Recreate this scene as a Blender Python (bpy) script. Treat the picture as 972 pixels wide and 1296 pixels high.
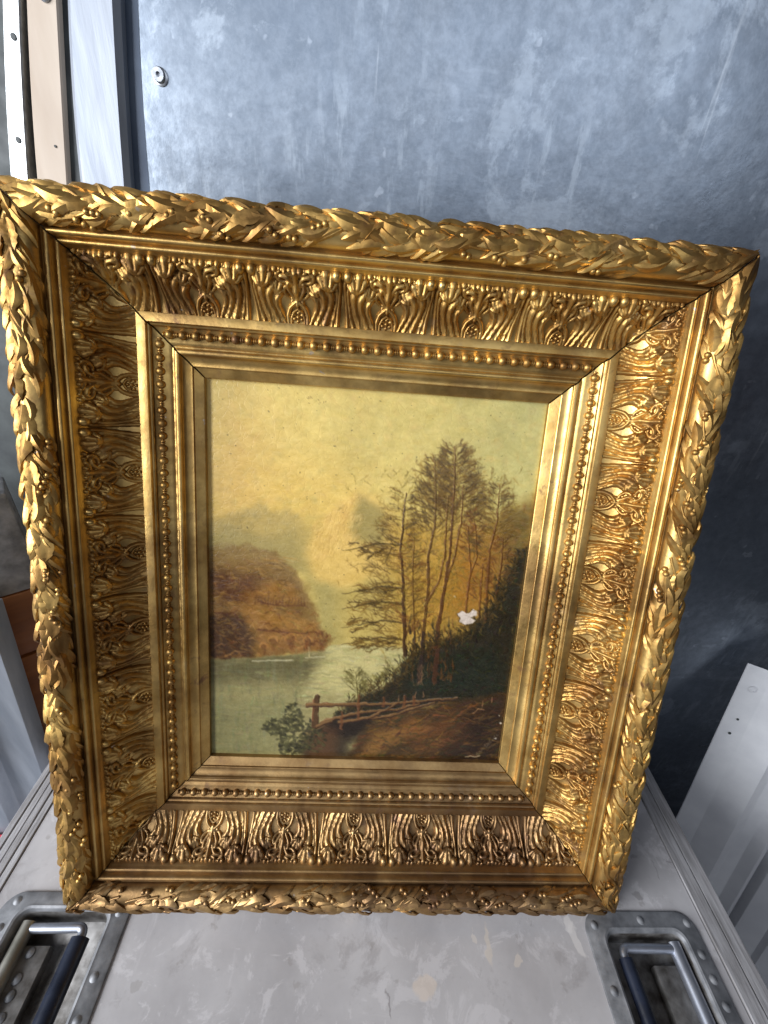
import bpy, bmesh, math, random
import numpy as np
from mathutils import Vector, Matrix

for o in list(bpy.data.objects): bpy.data.objects.remove(o)
SC = bpy.context.scene
COL = SC.collection
R = math.radians

# ---------------------------------------------------------------- camera
cam_data = bpy.data.cameras.new('camera')
cam = bpy.data.objects.new('camera', cam_data); COL.objects.link(cam)
cam.matrix_world = Matrix(((0.99674964, -0.05797569, -0.05593732, -0.0093135),
                           (-0.01833424, 0.51287778, -0.85826583, -0.2444624),
                           (0.07844756, 0.85650173, 0.51014780, 0.4415005),
                           (0, 0, 0, 1)))
cam_data.sensor_fit = 'HORIZONTAL'; cam_data.sensor_width = 36.0; cam_data.lens = 530/972*36
cam_data.clip_start = 0.01; cam_data.clip_end = 200
SC.camera = cam
SC.render.resolution_x, SC.render.resolution_y = 768, 1024

# ---------------------------------------------------------------- light: daylight through an open loading door on the left, weak fill lamp added behind the camera
world = bpy.data.worlds.new('World'); SC.world = world; world.use_nodes = True
bg = world.node_tree.nodes['Background']
bg.inputs[0].default_value = (0.54, 0.47, 0.52, 1); bg.inputs[1].default_value = 0.06
def area_light(name, loc, target, size, size_y, power, color):
    l = bpy.data.lights.new(name, 'AREA'); l.shape = 'RECTANGLE'; l.size = size; l.size_y = size_y; l.energy = power; l.color = color
    o = bpy.data.objects.new(name, l); COL.objects.link(o); o.location = loc
    o.rotation_euler = (Vector(target)-Vector(loc)).to_track_quat('-Z', 'Y').to_euler()
    return o
area_light('loading_door_daylight', (-1.32, -0.82, 0.74), (0.0, 0.0, 0.25), 0.9, 1.0, 47, (0.92, 0.95, 1.0))
area_light('rear_fill_light', (0.30, -2.1, 1.25), (0.05, 0.0, 0.45), 2.8, 0.9, 10.5, (0.82, 0.89, 1.0))  # added fill, no door modelled: brightens the upper wall and frame front
SC.view_settings.view_transform = 'Standard'; SC.view_settings.look = 'None'
SC.view_settings.exposure = 0.12; SC.view_settings.gamma = 1.0; SC.view_settings.use_curve_mapping = False
SC.render.engine = 'CYCLES'

# ---------------------------------------------------------------- helpers
def tag(o, label=None, cat=None, group=None, kind=None):
    if label: o['label'] = label
    if cat: o['category'] = cat
    if group: o['group'] = group
    if kind: o['kind'] = kind
    return o
def empty(name, loc=(0, 0, 0), rot=(0, 0, 0)):
    o = bpy.data.objects.new(name, None); COL.objects.link(o); o.location = loc; o.rotation_euler = rot; o.empty_display_size = .02
    return o
def link(name, me, parent=None, loc=(0, 0, 0), rot=(0, 0, 0)):
    o = bpy.data.objects.new(name, me); COL.objects.link(o)
    if parent: o.parent = parent
    o.location = loc; o.rotation_euler = rot
    return o
def mesh_of(name, verts, faces, mt, smooth=True, angle=40):
    me = bpy.data.meshes.new(name); me.from_pydata([tuple(map(float, v)) for v in verts], [], [tuple(map(int, f)) for f in faces])
    return finish(me, mt, smooth, angle)
def finish(me, mt, smooth=True, angle=40, recalc=False):
    bm = bmesh.new(); bm.from_mesh(me)
    if recalc: bmesh.ops.recalc_face_normals(bm, faces=bm.faces)
    for f in bm.faces: f.smooth = smooth
    if smooth and angle < 180:
        for e in bm.edges: e.smooth = (len(e.link_faces) == 2 and e.calc_face_angle(0) < R(angle)) or len(e.link_faces) < 2
    bm.to_mesh(me); bm.free()
    me.materials.clear(); me.materials.append(mt)
    return me
def bm_mesh(name, bm, mt, smooth=True, angle=40, recalc=True):
    me = bpy.data.meshes.new(name)
    if recalc: bmesh.ops.recalc_face_normals(bm, faces=bm.faces)
    bm.to_mesh(me); bm.free()
    return finish(me, mt, smooth, angle)
def box_bm(x0, x1, y0, y1, z0, z1, bevel=0.0, bm=None, seg=2):
    b = bmesh.new()
    bmesh.ops.create_cube(b, size=1)
    for v in b.verts: v.co = Vector(((x0+x1)/2+v.co.x*(x1-x0), (y0+y1)/2+v.co.y*(y1-y0), (z0+z1)/2+v.co.z*(z1-z0)))
    if bevel: bmesh.ops.bevel(b, geom=list(b.edges), offset=bevel, segments=seg, profile=.5, affect='EDGES')
    if bm is None: return b
    me = bpy.data.meshes.new('t'); b.to_mesh(me); b.free(); bm.from_mesh(me); bpy.data.meshes.remove(me)
    return bm
def tube(pts, rad, n=12, caps=True):
    """verts, faces of a round tube through a polyline"""
    pts = [Vector(p) for p in pts]; V = []; F = []
    up = None
    for i, p in enumerate(pts):
        d = ((pts[min(i+1, len(pts)-1)]-p).normalized()+(p-pts[max(i-1, 0)]).normalized()).normalized()
        if up is None: up = d.orthogonal().normalized()
        up = (up-d*up.dot(d)).normalized(); sd = d.cross(up)
        r = rad[i] if hasattr(rad, '__len__') else rad
        for k in range(n): V.append(p+(up*math.cos(2*math.pi*k/n)+sd*math.sin(2*math.pi*k/n))*r)
    for i in range(len(pts)-1):
        for k in range(n): F.append((i*n+k, i*n+(k+1) % n, (i+1)*n+(k+1) % n, (i+1)*n+k))
    if caps: F.append(tuple(range(n))[::-1]); F.append(tuple((len(pts)-1)*n+k for k in range(n)))
    return V, F

# ---------------------------------------------------------------- materials
def new_mat(name):
    m = bpy.data.materials.new(name); m.use_nodes = True
    nt = m.node_tree; b = nt.nodes['Principled BSDF']
    return m, nt, b
def N(nt, kind, **kw):
    n = nt.nodes.new(kind)
    for k, v in kw.items():
        if k in n.inputs: n.inputs[k].default_value = v
        else: setattr(n, k, v)
    return n
def pos_vec(nt, scale=(1, 1, 1), obj=False):
    if obj: src = nt.nodes.new('ShaderNodeTexCoord').outputs['Object']
    else: src = nt.nodes.new('ShaderNodeNewGeometry').outputs['Position']
    mp = nt.nodes.new('ShaderNodeMapping'); mp.inputs['Scale'].default_value = scale
    nt.links.new(src, mp.inputs['Vector']); return mp.outputs[0]
def noise(nt, vec, scale, detail=6, rough=.55, dist=0.0):
    n = N(nt, 'ShaderNodeTexNoise', Scale=scale, Detail=detail, Roughness=rough, Distortion=dist)
    nt.links.new(vec, n.inputs['Vector']); return n.outputs['Fac']
def ramp(nt, fac, stops):
    r = nt.nodes.new('ShaderNodeValToRGB'); e = r.color_ramp.elements
    while len(e) < len(stops): e.new(.5)
    for i, (p, c) in enumerate(stops):
        e[i].position = p; e[i].color = (c, c, c, 1) if not hasattr(c, '__len__') else (*c, 1)
    nt.links.new(fac, r.inputs[0]); return r.outputs[0]
def mixc(nt, fac, a, b, mode='MIX'):
    m = nt.nodes.new('ShaderNodeMix'); m.data_type = 'RGBA'; m.blend_type = mode
    for sock, v in ((m.inputs[0], fac), (m.inputs[6], a), (m.inputs[7], b)):
        if hasattr(v, 'is_output'): nt.links.new(v, sock)
        elif hasattr(v, '__len__'): sock.default_value = (*v, 1)
        else: sock.default_value = v
    return m.outputs[2]
def bump(nt, b, h, strength, dist=.001):
    n = nt.nodes.new('ShaderNodeBump'); n.inputs['Strength'].default_value = strength; n.inputs['Distance'].default_value = dist
    nt.links.new(h, n.inputs['Height']); nt.links.new(n.outputs[0], b.inputs['Normal']); return n
def surf(name, c0, c1, scale=20, rough=(.4, .6), metal=0.0, vscale=(1, 1, 1), bmp=0.0, bscale=300, detail=6, obj=False, lo=.35, hi=.65):
    """two-tone noisy surface"""
    m, nt, b = new_mat(name); v = pos_vec(nt, vscale, obj)
    f = noise(nt, v, scale, detail)
    nt.links.new(ramp(nt, f, [(lo, c0), (hi, c1)]), b.inputs['Base Color'])
    nt.links.new(ramp(nt, noise(nt, v, scale*2.3, detail), [(.3, rough[0]), (.7, rough[1])]), b.inputs['Roughness'])
    b.inputs['Metallic'].default_value = metal
    if bmp: bump(nt, b, noise(nt, v, bscale, 4), bmp)
    return m

def gold_material(name, g0, g1, bole, rough, wear=.60):
    m, nt, b = new_mat(name); v = pos_vec(nt)
    base = ramp(nt, noise(nt, v, 26, 8, .62), [(.36, g0), (.62, g1)])
    w = ramp(nt, noise(nt, v, 120, 6, .6, .4), [(wear, 0.), (wear+.12, .85)])
    w2 = ramp(nt, noise(nt, v, 17, 5, .6), [(.42, 0.15), (.66, 1.)])
    wm = nt.nodes.new('ShaderNodeMath'); wm.operation = 'MULTIPLY'; nt.links.new(w, wm.inputs[0]); nt.links.new(w2, wm.inputs[1])
    base = mixc(nt, ramp(nt, noise(nt, v, 11, 6, .65, .5), [(.46, 0.), (.62, .80)]), base, (g0[0]*.62, g0[1]*.60, g0[2]*.75))
    base = mixc(nt, ramp(nt, noise(nt, v, 38, 7, .7), [(.60, 0.), (.72, .35)]), base, (0.42, 0.33, 0.24))
    cc = mixc(nt, wm.outputs[0], base, bole)
    chip = ramp(nt, noise(nt, v, 95, 3, .5, .2), [(.735, 0.), (.745, .8)])
    cc = mixc(nt, chip, cc, (0.50, 0.40, 0.30))
    nt.links.new(cc, b.inputs['Base Color'])
    nt.links.new(ramp(nt, noise(nt, v, 70, 6, .65), [(.3, rough[0]), (.72, rough[1])]), b.inputs['Roughness'])
    mt = nt.nodes.new('ShaderNodeMath'); mt.operation = 'MULTIPLY_ADD'; nt.links.new(wm.outputs[0], mt.inputs[0]); mt.inputs[1].default_value = -.5; mt.inputs[2].default_value = .92
    nt.links.new(mt.outputs[0], b.inputs['Metallic'])
    hs = nt.nodes.new('ShaderNodeMath'); hs.operation = 'MULTIPLY_ADD'; nt.links.new(noise(nt, v, 150, 4, .6), hs.inputs[0]); hs.inputs[1].default_value = 1.6; nt.links.new(noise(nt, v, 520, 5, .6), hs.inputs[2])
    bump(nt, b, hs.outputs[0], .16, .0006)
    return m
M = {}
M['gold'] = gold_material('aged_gilding', (0.36, 0.19, 0.050), (0.66, 0.425, 0.135), (0.11, 0.042, 0.020), (.34, .60), .52)
M['bronzed'] = gold_material('dull_bronzed_gilding', (0.27, 0.155, 0.062), (0.50, 0.325, 0.14), (0.12, 0.055, 0.035), (.36, .58), .56)
M['gold_bright'] = gold_material('burnished_gilding', (0.46, 0.275, 0.080), (0.72, 0.49, 0.175), (0.15, 0.065, 0.03), (.30, .52), .56)
# more materials of the place
def wall_material():
    m, nt, b = new_mat('dull_aluminium_sheet'); v = pos_vec(nt)
    big = noise(nt, v, 6.5, 7, .6, .3); fine = noise(nt, v, 160, 4, .7); mid = noise(nt, v, 30, 8, .7)
    vs = pos_vec(nt, (90, 90, 4)); streak = noise(nt, vs, 1.0, 4, .6)
    vb = pos_vec(nt, (5, 5, 26)); band = noise(nt, vb, 1.0, 5, .65)
    c = ramp(nt, big, [(.32, (0.29, 0.34, 0.41)), (.68, (0.50, 0.565, 0.65))])
    grain = noise(nt, v, 110, 6, .8)
    c = mixc(nt, ramp(nt, grain, [(.40, .5), (.60, 0.)]), c, (0.24, 0.285, 0.345))
    patch = noise(nt, v, 15, 10, .68, .3)
    c = mixc(nt, ramp(nt, patch, [(.565, 0.), (.61, .48)]), c, (0.67, 0.75, 0.84))
    drip = noise(nt, pos_vec(nt, (120, 120, 22)), 1.0, 5, .65); dm = noise(nt, v, 7, 3, .5)
    dd = nt.nodes.new('ShaderNodeMath'); dd.operation = 'MULTIPLY'; nt.links.new(ramp(nt, drip, [(.54, 0.), (.62, 1.)]), dd.inputs[0]); nt.links.new(ramp(nt, dm, [(.52, 0.), (.62, .40)]), dd.inputs[1])
    c = mixc(nt, dd.outputs[0], c, (0.72, 0.80, 0.88))
    spot = noise(nt, v, 64, 3, .5)
    c = mixc(nt, ramp(nt, spot, [(.70, 0.), (.73, .5)]), c, (0.72, 0.79, 0.88))
    c = mixc(nt, ramp(nt, streak, [(.64, 0.), (.70, .55)]), c, (0.78, 0.84, 0.90))
    c = mixc(nt, ramp(nt, band, [(.61, 0.), (.68, .28)]), c, (0.68, 0.75, 0.84))
    c = mixc(nt, ramp(nt, fine, [(.35, .25), (.55, 0.)]), c, (0.22, 0.27, 0.34))
    nt.links.new(c, b.inputs['Base Color']); b.inputs['Metallic'].default_value = .97
    nt.links.new(ramp(nt, mid, [(.3, .26), (.7, .40)]), b.inputs['Roughness'])
    bump(nt, b, noise(nt, v, 28, 6, .6), .10, .004)
    return m
M['wall'] = wall_material()
M['alu'] = surf('brushed_aluminium', (0.30, 0.33, 0.38), (0.40, 0.43, 0.48), 14, (.5, .65), .6, (6, 6, .6), .05, 200)
M['groove'] = surf('blue_grey_rubber_seal', (0.05, 0.07, 0.11), (0.09, 0.12, 0.17), 30, (.35, .5), .2)
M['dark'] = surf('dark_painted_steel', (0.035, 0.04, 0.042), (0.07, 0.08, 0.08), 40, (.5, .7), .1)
M['zinc'] = surf('galvanised_strip', (0.40, 0.42, 0.42), (0.72, 0.74, 0.74), 120, (.3, .5), .8, lo=.3, hi=.7)
M['beige'] = surf('beige_plywood', (0.50, 0.40, 0.31), (0.60, 0.50, 0.40), 18, (.5, .7), 0, (3, 3, .5))
M['screw'] = surf('zinc_screw', (0.50, 0.53, 0.57), (0.68, 0.71, 0.75), 200, (.25, .4), .9)
M['brown'] = surf('red_brown_board', (0.16, 0.055, 0.022), (0.26, 0.10, 0.035), 16, (.45, .65), 0, (1, 1, 4))
M['red'] = surf('red_webbing', (0.42, 0.012, 0.03), (0.55, 0.03, 0.05), 60, (.6, .8))
M['white'] = surf('white_coated_sheet', (0.74, 0.75, 0.78), (0.86, 0.87, 0.89), 22, (.30, .45), 0, bmp=.05)
M['floor'] = surf('grey_floor', (0.10, 0.10, 0.105), (0.17, 0.17, 0.175), 12, (.6, .8))
M['steel'] = surf('dull_pressed_steel', (0.15, 0.155, 0.165), (0.35, 0.355, 0.37), 90, (.50, .72), .5, bmp=.10, bscale=250, lo=.3, hi=.68)
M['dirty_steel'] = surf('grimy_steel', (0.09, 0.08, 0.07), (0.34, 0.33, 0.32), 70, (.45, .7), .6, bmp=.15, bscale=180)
M['rubber'] = surf('black_grip_rubber', (0.008, 0.010, 0.018), (0.020, 0.026, 0.045), 60, (.25, .4))
M['tube'] = surf('worn_steel_rod', (0.28, 0.30, 0.35), (0.48, 0.51, 0.58), 25, (.34, .5), .85)
M['olive_tube'] = surf('tarnished_steel_rod', (0.20, 0.19, 0.16), (0.34, 0.33, 0.29), 60, (.4, .6), .7)
M['wood'] = surf('weathered_grey_wood', (0.20, 0.19, 0.19), (0.46, 0.45, 0.46), 10, (.5, .7), 0, (40, 3, 40), .3, 60, lo=.3, hi=.7)
def laminate():
    m, nt, b = new_mat('scuffed_grey_laminate'); v = pos_vec(nt)
    c = ramp(nt, noise(nt, v, 13, 7, .6), [(.33, (0.38, 0.365, 0.37)), (.66, (0.53, 0.515, 0.52))])
    c = mixc(nt, ramp(nt, noise(nt, v, 210, 5, .7), [(.60, 0.), (.78, .35)]), c, (0.26, 0.25, 0.26))
    c = mixc(nt, ramp(nt, noise(nt, pos_vec(nt, (60, 9, 1)), 1, 5, .7), [(.62, 0.), (.74, .35)]), c, (0.66, 0.64, 0.65))
    c = mixc(nt, ramp(nt, noise(nt, v, 34, 8, .72, .5), [(.54, 0.), (.59, .5)]), c, (0.62, 0.60, 0.61))
    c = mixc(nt, ramp(nt, noise(nt, v, 24, 9, .75, .3), [(.56, 0.), (.64, .5)]), c, (0.30, 0.28, 0.28))
    c = mixc(nt, ramp(nt, noise(nt, pos_vec(nt, (14, 110, 1)), 1, 5, .7), [(.64, 0.), (.70, .35)]), c, (0.62, 0.60, 0.60))
    c = mixc(nt, ramp(nt, noise(nt, v, 95, 3, .5), [(.68, 0.), (.72, .5)]), c, (0.30, 0.28, 0.27))
    src = nt.nodes.new('ShaderNodeNewGeometry').outputs['Position']
    wob = N(nt, 'ShaderNodeTexNoise', Scale=70, Detail=5); nt.links.new(src, wob.inputs['Vector'])
    ad = nt.nodes.new('ShaderNodeVectorMath'); ad.operation = 'MULTIPLY_ADD'; nt.links.new(wob.outputs['Color'], ad.inputs[0]); ad.inputs[1].default_value = (.022, .022, 0); nt.links.new(src, ad.inputs[2])
    for (x, y), r, sx, sy, cc in (((.0543, -.1662), .0075, 1, 1, (0.66, 0.56, 0.47)), ((.1734, -.1424), .0050, 1.0, .45, (0.72, 0.69, 0.67)), ((.1708, -.134), .0042, 1, .6, (0.74, 0.71, 0.69)), ((.1238, -.1529), .0030, 1, 1, (0.64, 0.57, 0.50)),
                                  ((.1048, -.1446), .0048, 1.6, .45, (0.64, 0.57, 0.49)), ((.0915, -.138), .0024, 1.4, .7, (0.66, 0.60, 0.54)), ((.029, -.171), .0026, 3.2, .35, (0.22, 0.20, 0.20)), ((.2365, -.1142), .0035, .8, 1.2, (0.25, 0.235, 0.23)), ((.262, -.098), .002, 3, .4, (0.25, 0.24, 0.24)), ((.2757, -.0926), .0019, .7, 1.8, (0.24, 0.23, 0.23)), ((.247, -.089), .0022, .5, 1.2, (0.27, 0.25, 0.25))):
        sb = nt.nodes.new('ShaderNodeVectorMath'); sb.operation = 'SUBTRACT'; nt.links.new(ad.outputs[0], sb.inputs[0]); sb.inputs[1].default_value = (x+.011, y+.011, 0)
        ml = nt.nodes.new('ShaderNodeVectorMath'); ml.operation = 'MULTIPLY'; nt.links.new(sb.outputs[0], ml.inputs[0]); ml.inputs[1].default_value = (sx, sy, 0)
        ln = nt.nodes.new('ShaderNodeVectorMath'); ln.operation = 'LENGTH'; nt.links.new(ml.outputs[0], ln.inputs[0])
        mr = N(nt, 'ShaderNodeMapRange'); nt.links.new(ln.outputs['Value'], mr.inputs[0]); mr.inputs[1].default_value = r*1.1; mr.inputs[2].default_value = r*.85; mr.inputs[3].default_value = 0; mr.inputs[4].default_value = .6
        c = mixc(nt, mr.outputs[0], c, cc)
    nt.links.new(c, b.inputs['Base Color'])
    nt.links.new(ramp(nt, noise(nt, v, 60, 5), [(.3, .34), (.7, .55)]), b.inputs['Roughness'])
    bump(nt, b, noise(nt, v, 260, 5), .08, .0005)
    return m
M['laminate'] = laminate()
def canvas_material():
    m, nt, b = new_mat('oil_paint_under_varnish')
    a = nt.nodes.new('ShaderNodeVertexColor'); a.layer_name = 'paint'
    nt.links.new(a.outputs['Color'], b.inputs['Base Color'])
    v = pos_vec(nt); nt.links.new(ramp(nt, noise(nt, v, 90, 5), [(.3, .26), (.7, .44)]), b.inputs['Roughness'])
    b.inputs['Specular IOR Level'].default_value = .5
    vo = N(nt, 'ShaderNodeTexVoronoi', Scale=150.0); vo.feature = 'DISTANCE_TO_EDGE'
    wv = N(nt, 'ShaderNodeTexNoise', Scale=60.0, Detail=4); nt.links.new(v, wv.inputs['Vector'])
    av = nt.nodes.new('ShaderNodeVectorMath'); av.operation = 'MULTIPLY_ADD'; nt.links.new(wv.outputs['Color'], av.inputs[0]); av.inputs[1].default_value = (.012, .012, .012); nt.links.new(v, av.inputs[2]); nt.links.new(av.outputs[0], vo.inputs['Vector'])
    bump(nt, b, ramp(nt, vo.outputs['Distance'], [(.0, 0.), (.06, 1.)]), .16, .0004)
    return m
M['paint'] = canvas_material()

# ---------------------------------------------------------------- setting: floor and the sheet-metal wall
WALL_Y = 0.0892
FLOOR_Z = -0.42
def sheet(name, x0, x1, y0, y1, z, mt):
    return mesh_of(name, [(x0, y0, z), (x1, y0, z), (x1, y1, z), (x0, y1, z)], [(0, 1, 2, 3)], mt, False)
tag(link('floor', sheet('floor', -3, 3, -3, 1.0, FLOOR_Z, M['floor'])), kind='structure')
# wall uprights leaned and bent to follow the image's lens curvature: x of a seam at height z, given x at the reference heights
ZR = np.array([0.55, 0.52, 0.476]); 
def seam(xs):
    """smooth curve x(z) through three heights taken from image pixels, straight below and above"""
    co = np.polyfit(ZR-.5, xs, 2)
    def f(z):
        zc = min(max(z, .44), .60)
        return float(np.polyval(co, zc-.5)+(z-zc)*np.polyval(np.polyder(co), zc-.5)*1.0)
    return f
ZS = [FLOOR_Z, -.2, 0, .15, .3, .40]+list(np.linspace(.44, .60, 13))+[.75, 1.0, 1.3]
def strip_mesh(name, fa, fb, y0, y1, mt, bevel=.0008):
    """upright strip between two seam curves, y0 front face, y1 back"""
    V = []; F = []
    for z in ZS:
        a, b = fa(z), fb(z); e = min(bevel, (b-a)*.3)
        V += [(a, y1, z), (a, y0+e, z), (a+e, y0, z), (b-e, y0, z), (b, y0+e, z), (b, y1, z)]
    for i in range(len(ZS)-1):
        for k in range(5): F.append((i*6+k, i*6+k+1, i*6+6+k+1, i*6+6+k))
        F.append((i*6+5, i*6, i*6+6, i*6+11))
    F += [(5, 4, 3, 2, 1, 0), tuple(len(V)-6+k for k in range(6))]
    return finish(mesh_of(name, V, F, mt), mt, True, 30, True)
L0 = seam([-.212, -.222, -.235]); L1 = seam([-.203, -.212, -.224]); L2 = seam([-.201, -.2095, -.2205]); L3 = seam([-.185, -.192, -.202])  # seam positions projected from image pixels onto the wall plane
L4 = seam([-.179, -.186, -.194]); L5 = seam([-.152, -.157, -.1635]); L6 = seam([-.144, -.1485, -.1535])
far_right = lambda z: 2.2
wall = tag(link('wall', strip_mesh('wall', L6, far_right, WALL_Y, WALL_Y+.01, M['wall'])), 'dull mottled aluminium sheet wall behind the gilt frame', kind='structure')
tag(link('wall_channel', strip_mesh('wall_channel', lambda z: L5(z)-.002, lambda z: L6(z)-.0002, WALL_Y+.0035, WALL_Y+.01, M['groove'])), 'dark blue recessed channel beside the aluminium post', 'channel')
tag(link('wall_post', strip_mesh('wall_post', L4, L5, WALL_Y-.004, WALL_Y+.012, M['alu'], .003)), 'bright smooth aluminium post at the edge of the metal wall', 'post')
tag(link('dark_seal', strip_mesh('dark_seal', lambda z: L3(z)-.001, lambda z: L4(z)+.001, WALL_Y+.004, WALL_Y+.011, M['dark'])), 'thin dark seam strip between beige board and aluminium post', 'seal')
board = tag(link('plywood_strip', strip_mesh('plywood_strip', L2, L3, WALL_Y, WALL_Y+.012, M['beige'])), 'upright beige board beside the aluminium post', 'board')
tag(link('dark_gap_strip', strip_mesh('dark_gap_strip', lambda z: L1(z)-.001, lambda z: L2(z)+.001, WALL_Y+.005, WALL_Y+.012, M['dark'])), 'narrow black gap strip between perforated steel and beige board', 'seal')
tag(link('dark_pillar', strip_mesh('dark_pillar', lambda z: -1.6, lambda z: L0(z)-.0003, WALL_Y+.002, WALL_Y+.014, M['dark'])), 'dark grey-green panel left of the perforated steel strip', 'panel')
steel = tag(link('perforated_steel_strip', strip_mesh('perforated_steel_strip', L0, L1, WALL_Y-.0015, WALL_Y+.012, M['zinc'])), 'spotted galvanised steel strip with round holes along the dark panel', 'strip')
def disc(r, h, n=20, hole=0.0, dome=0.0):
    """a round stud on the plane y=0 facing -y"""
    V = []; F = []
    prof = [(r, 0), (r, -h*.6), (r*.86, -h)] + ([(hole, -h), (hole, -h*.2), (hole*.3, -h*.2)] if hole else [(r*.5, -h-dome*.8), (r*.15, -h-dome)])
    for (q, y) in prof:
        for k in range(n): V.append((q*math.cos(2*math.pi*k/n), y, q*math.sin(2*math.pi*k/n)))
    for i in range(len(prof)-1):
        for k in range(n): F.append((i*n+k, i*n+(k+1) % n, (i+1)*n+(k+1) % n, (i+1)*n+k))
    F.append(tuple(range((len(prof)-1)*n, len(prof)*n)))
    return V, F
V, F = disc(.0036, .0022, 24, .0012); sm = finish(mesh_of('wall_screw', V, F, M['screw']), M['screw'], True, 40, True)
link('wall_screw', sm, wall, (-.1375, WALL_Y-.0001, .5225))
V, F = disc(.0042, .0006, 24); link('screw_washer', finish(mesh_of('screw_washer', V, F, M['screw']), M['screw'], True, 40, True), wall, (-.1370, WALL_Y-.0001, .5220))
V, F = disc(.0016, .0003, 18); hm = finish(mesh_of('strip_hole', V, F, M['dark']), M['dark'], True, 40, True)
for z in (.442, .487, .531, .575):
    link('strip_hole', hm, steel, ((L0(z)+L1(z))/2+.001, WALL_Y-.0016, z))
V, F = disc(.0032, .0012, 20, dome=.0006); link('board_screw', finish(mesh_of('board_screw', V, F, M['screw']), M['screw'], True, 40, True), board, (-.192, WALL_Y-.0001, .5490))
V, F = disc(.0007, .0003, 12); link('board_hole', finish(mesh_of('board_hole', V, F, M['dark']), M['dark'], True, 40, True), board, (-.2055, WALL_Y-.0002, .486))  # dark-coloured disc standing for the darkness of a hole in the board

# ---------------------------------------------------------------- flight case: laminate top, wood edging, two recessed handles
CASE_F = -.4451; CASE_K = .9717  # whole case scaled and shifted about the camera position
case = tag(empty('flight_case', (-.00026, -.00692, FLOOR_Z+.0006)), 'scuffed grey laminate flight case with two recessed handles under the gilt frame', 'flight case')
case.scale = (CASE_K,)*3
def cpart(name, me): o = link(name, me, case); o.location = (0, 0, -CASE_F); return o
CY0, CY1 = -.42, .094
def slab_with_holes(name, xs, ys, holes, z, depth, mt):
    bm = bmesh.new(); vt = {}
    for i, x in enumerate(xs):
        for j, y in enumerate(ys): vt[i, j] = bm.verts.new((x, y, z))
    for i in range(len(xs)-1):
        for j in range(len(ys)-1):
            cx, cy = (xs[i]+xs[i+1])/2, (ys[j]+ys[j+1])/2
            if any(a < cx < b and c < cy < d for a, b, c, d in holes): continue
            bm.faces.new((vt[i, j], vt[i+1, j], vt[i+1, j+1], vt[i, j+1]))
    be = [e for e in bm.edges if len(e.link_faces) == 1]
    r = bmesh.ops.extrude_edge_only(bm, edges=be)
    for g in r['geom']:
        if isinstance(g, bmesh.types.BMVert): g.co.z -= depth
    for v in [v for v in bm.verts if not v.link_faces]: bm.verts.remove(v)
    return bm_mesh(name, bm, mt, False)
RH = (.1955, .2715, -.250, -.1280); LH = (-.2535, -.1745, -.240, -.1170)
xs = sorted({-.270, .288, RH[0], RH[1], LH[0], LH[1]}); ys = sorted({CY0, CY1, RH[2], RH[3], LH[2], LH[3]})
cpart('top_panel', slab_with_holes('top_panel', xs, ys, [RH, LH], 0, .009, M['laminate']))
cpart('carcass', bm_mesh('carcass', box_bm(-.293, .310, CY0+.003, CY1-.002, CASE_F-.001, -.030, .002), M['laminate']))
def edging(x0, x1, steps):
    bm = bmesh.new(); w = (x1-x0)/steps
    for k in range(steps): box_bm(x0+k*w+.0003, x0+(k+1)*w-.0003, CY0, CY1, -.032, .0015-.0004*(k % 2), .0006, bm, 1)
    return bm
cpart('edging', bm_mesh('edging', edging(.2885, .3135, 2), M['wood']))
cpart('edging', bm_mesh('edging', edging(-.2960, -.2705, 4), M['wood']))
def rrect(x0, x1, y0, y1, r, z, n=6):
    out = []
    for cx, cy, a in ((x1-r, y1-r, 0), (x0+r, y1-r, 90), (x0+r, y0+r, 180), (x1-r, y0+r, 270)):
        for k in range(n+1):
            t = R(a+90*k/n); out.append((cx+r*math.cos(t), cy+r*math.sin(t), z))
    return out
rv, rf = disc(.0029, .0005, 18, dome=.0011)
rivet_me = finish(mesh_of('rivet', [(x, z, -y) for x, y, z in rv], rf, M['steel']), M['steel'], True, 60, True)
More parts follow.
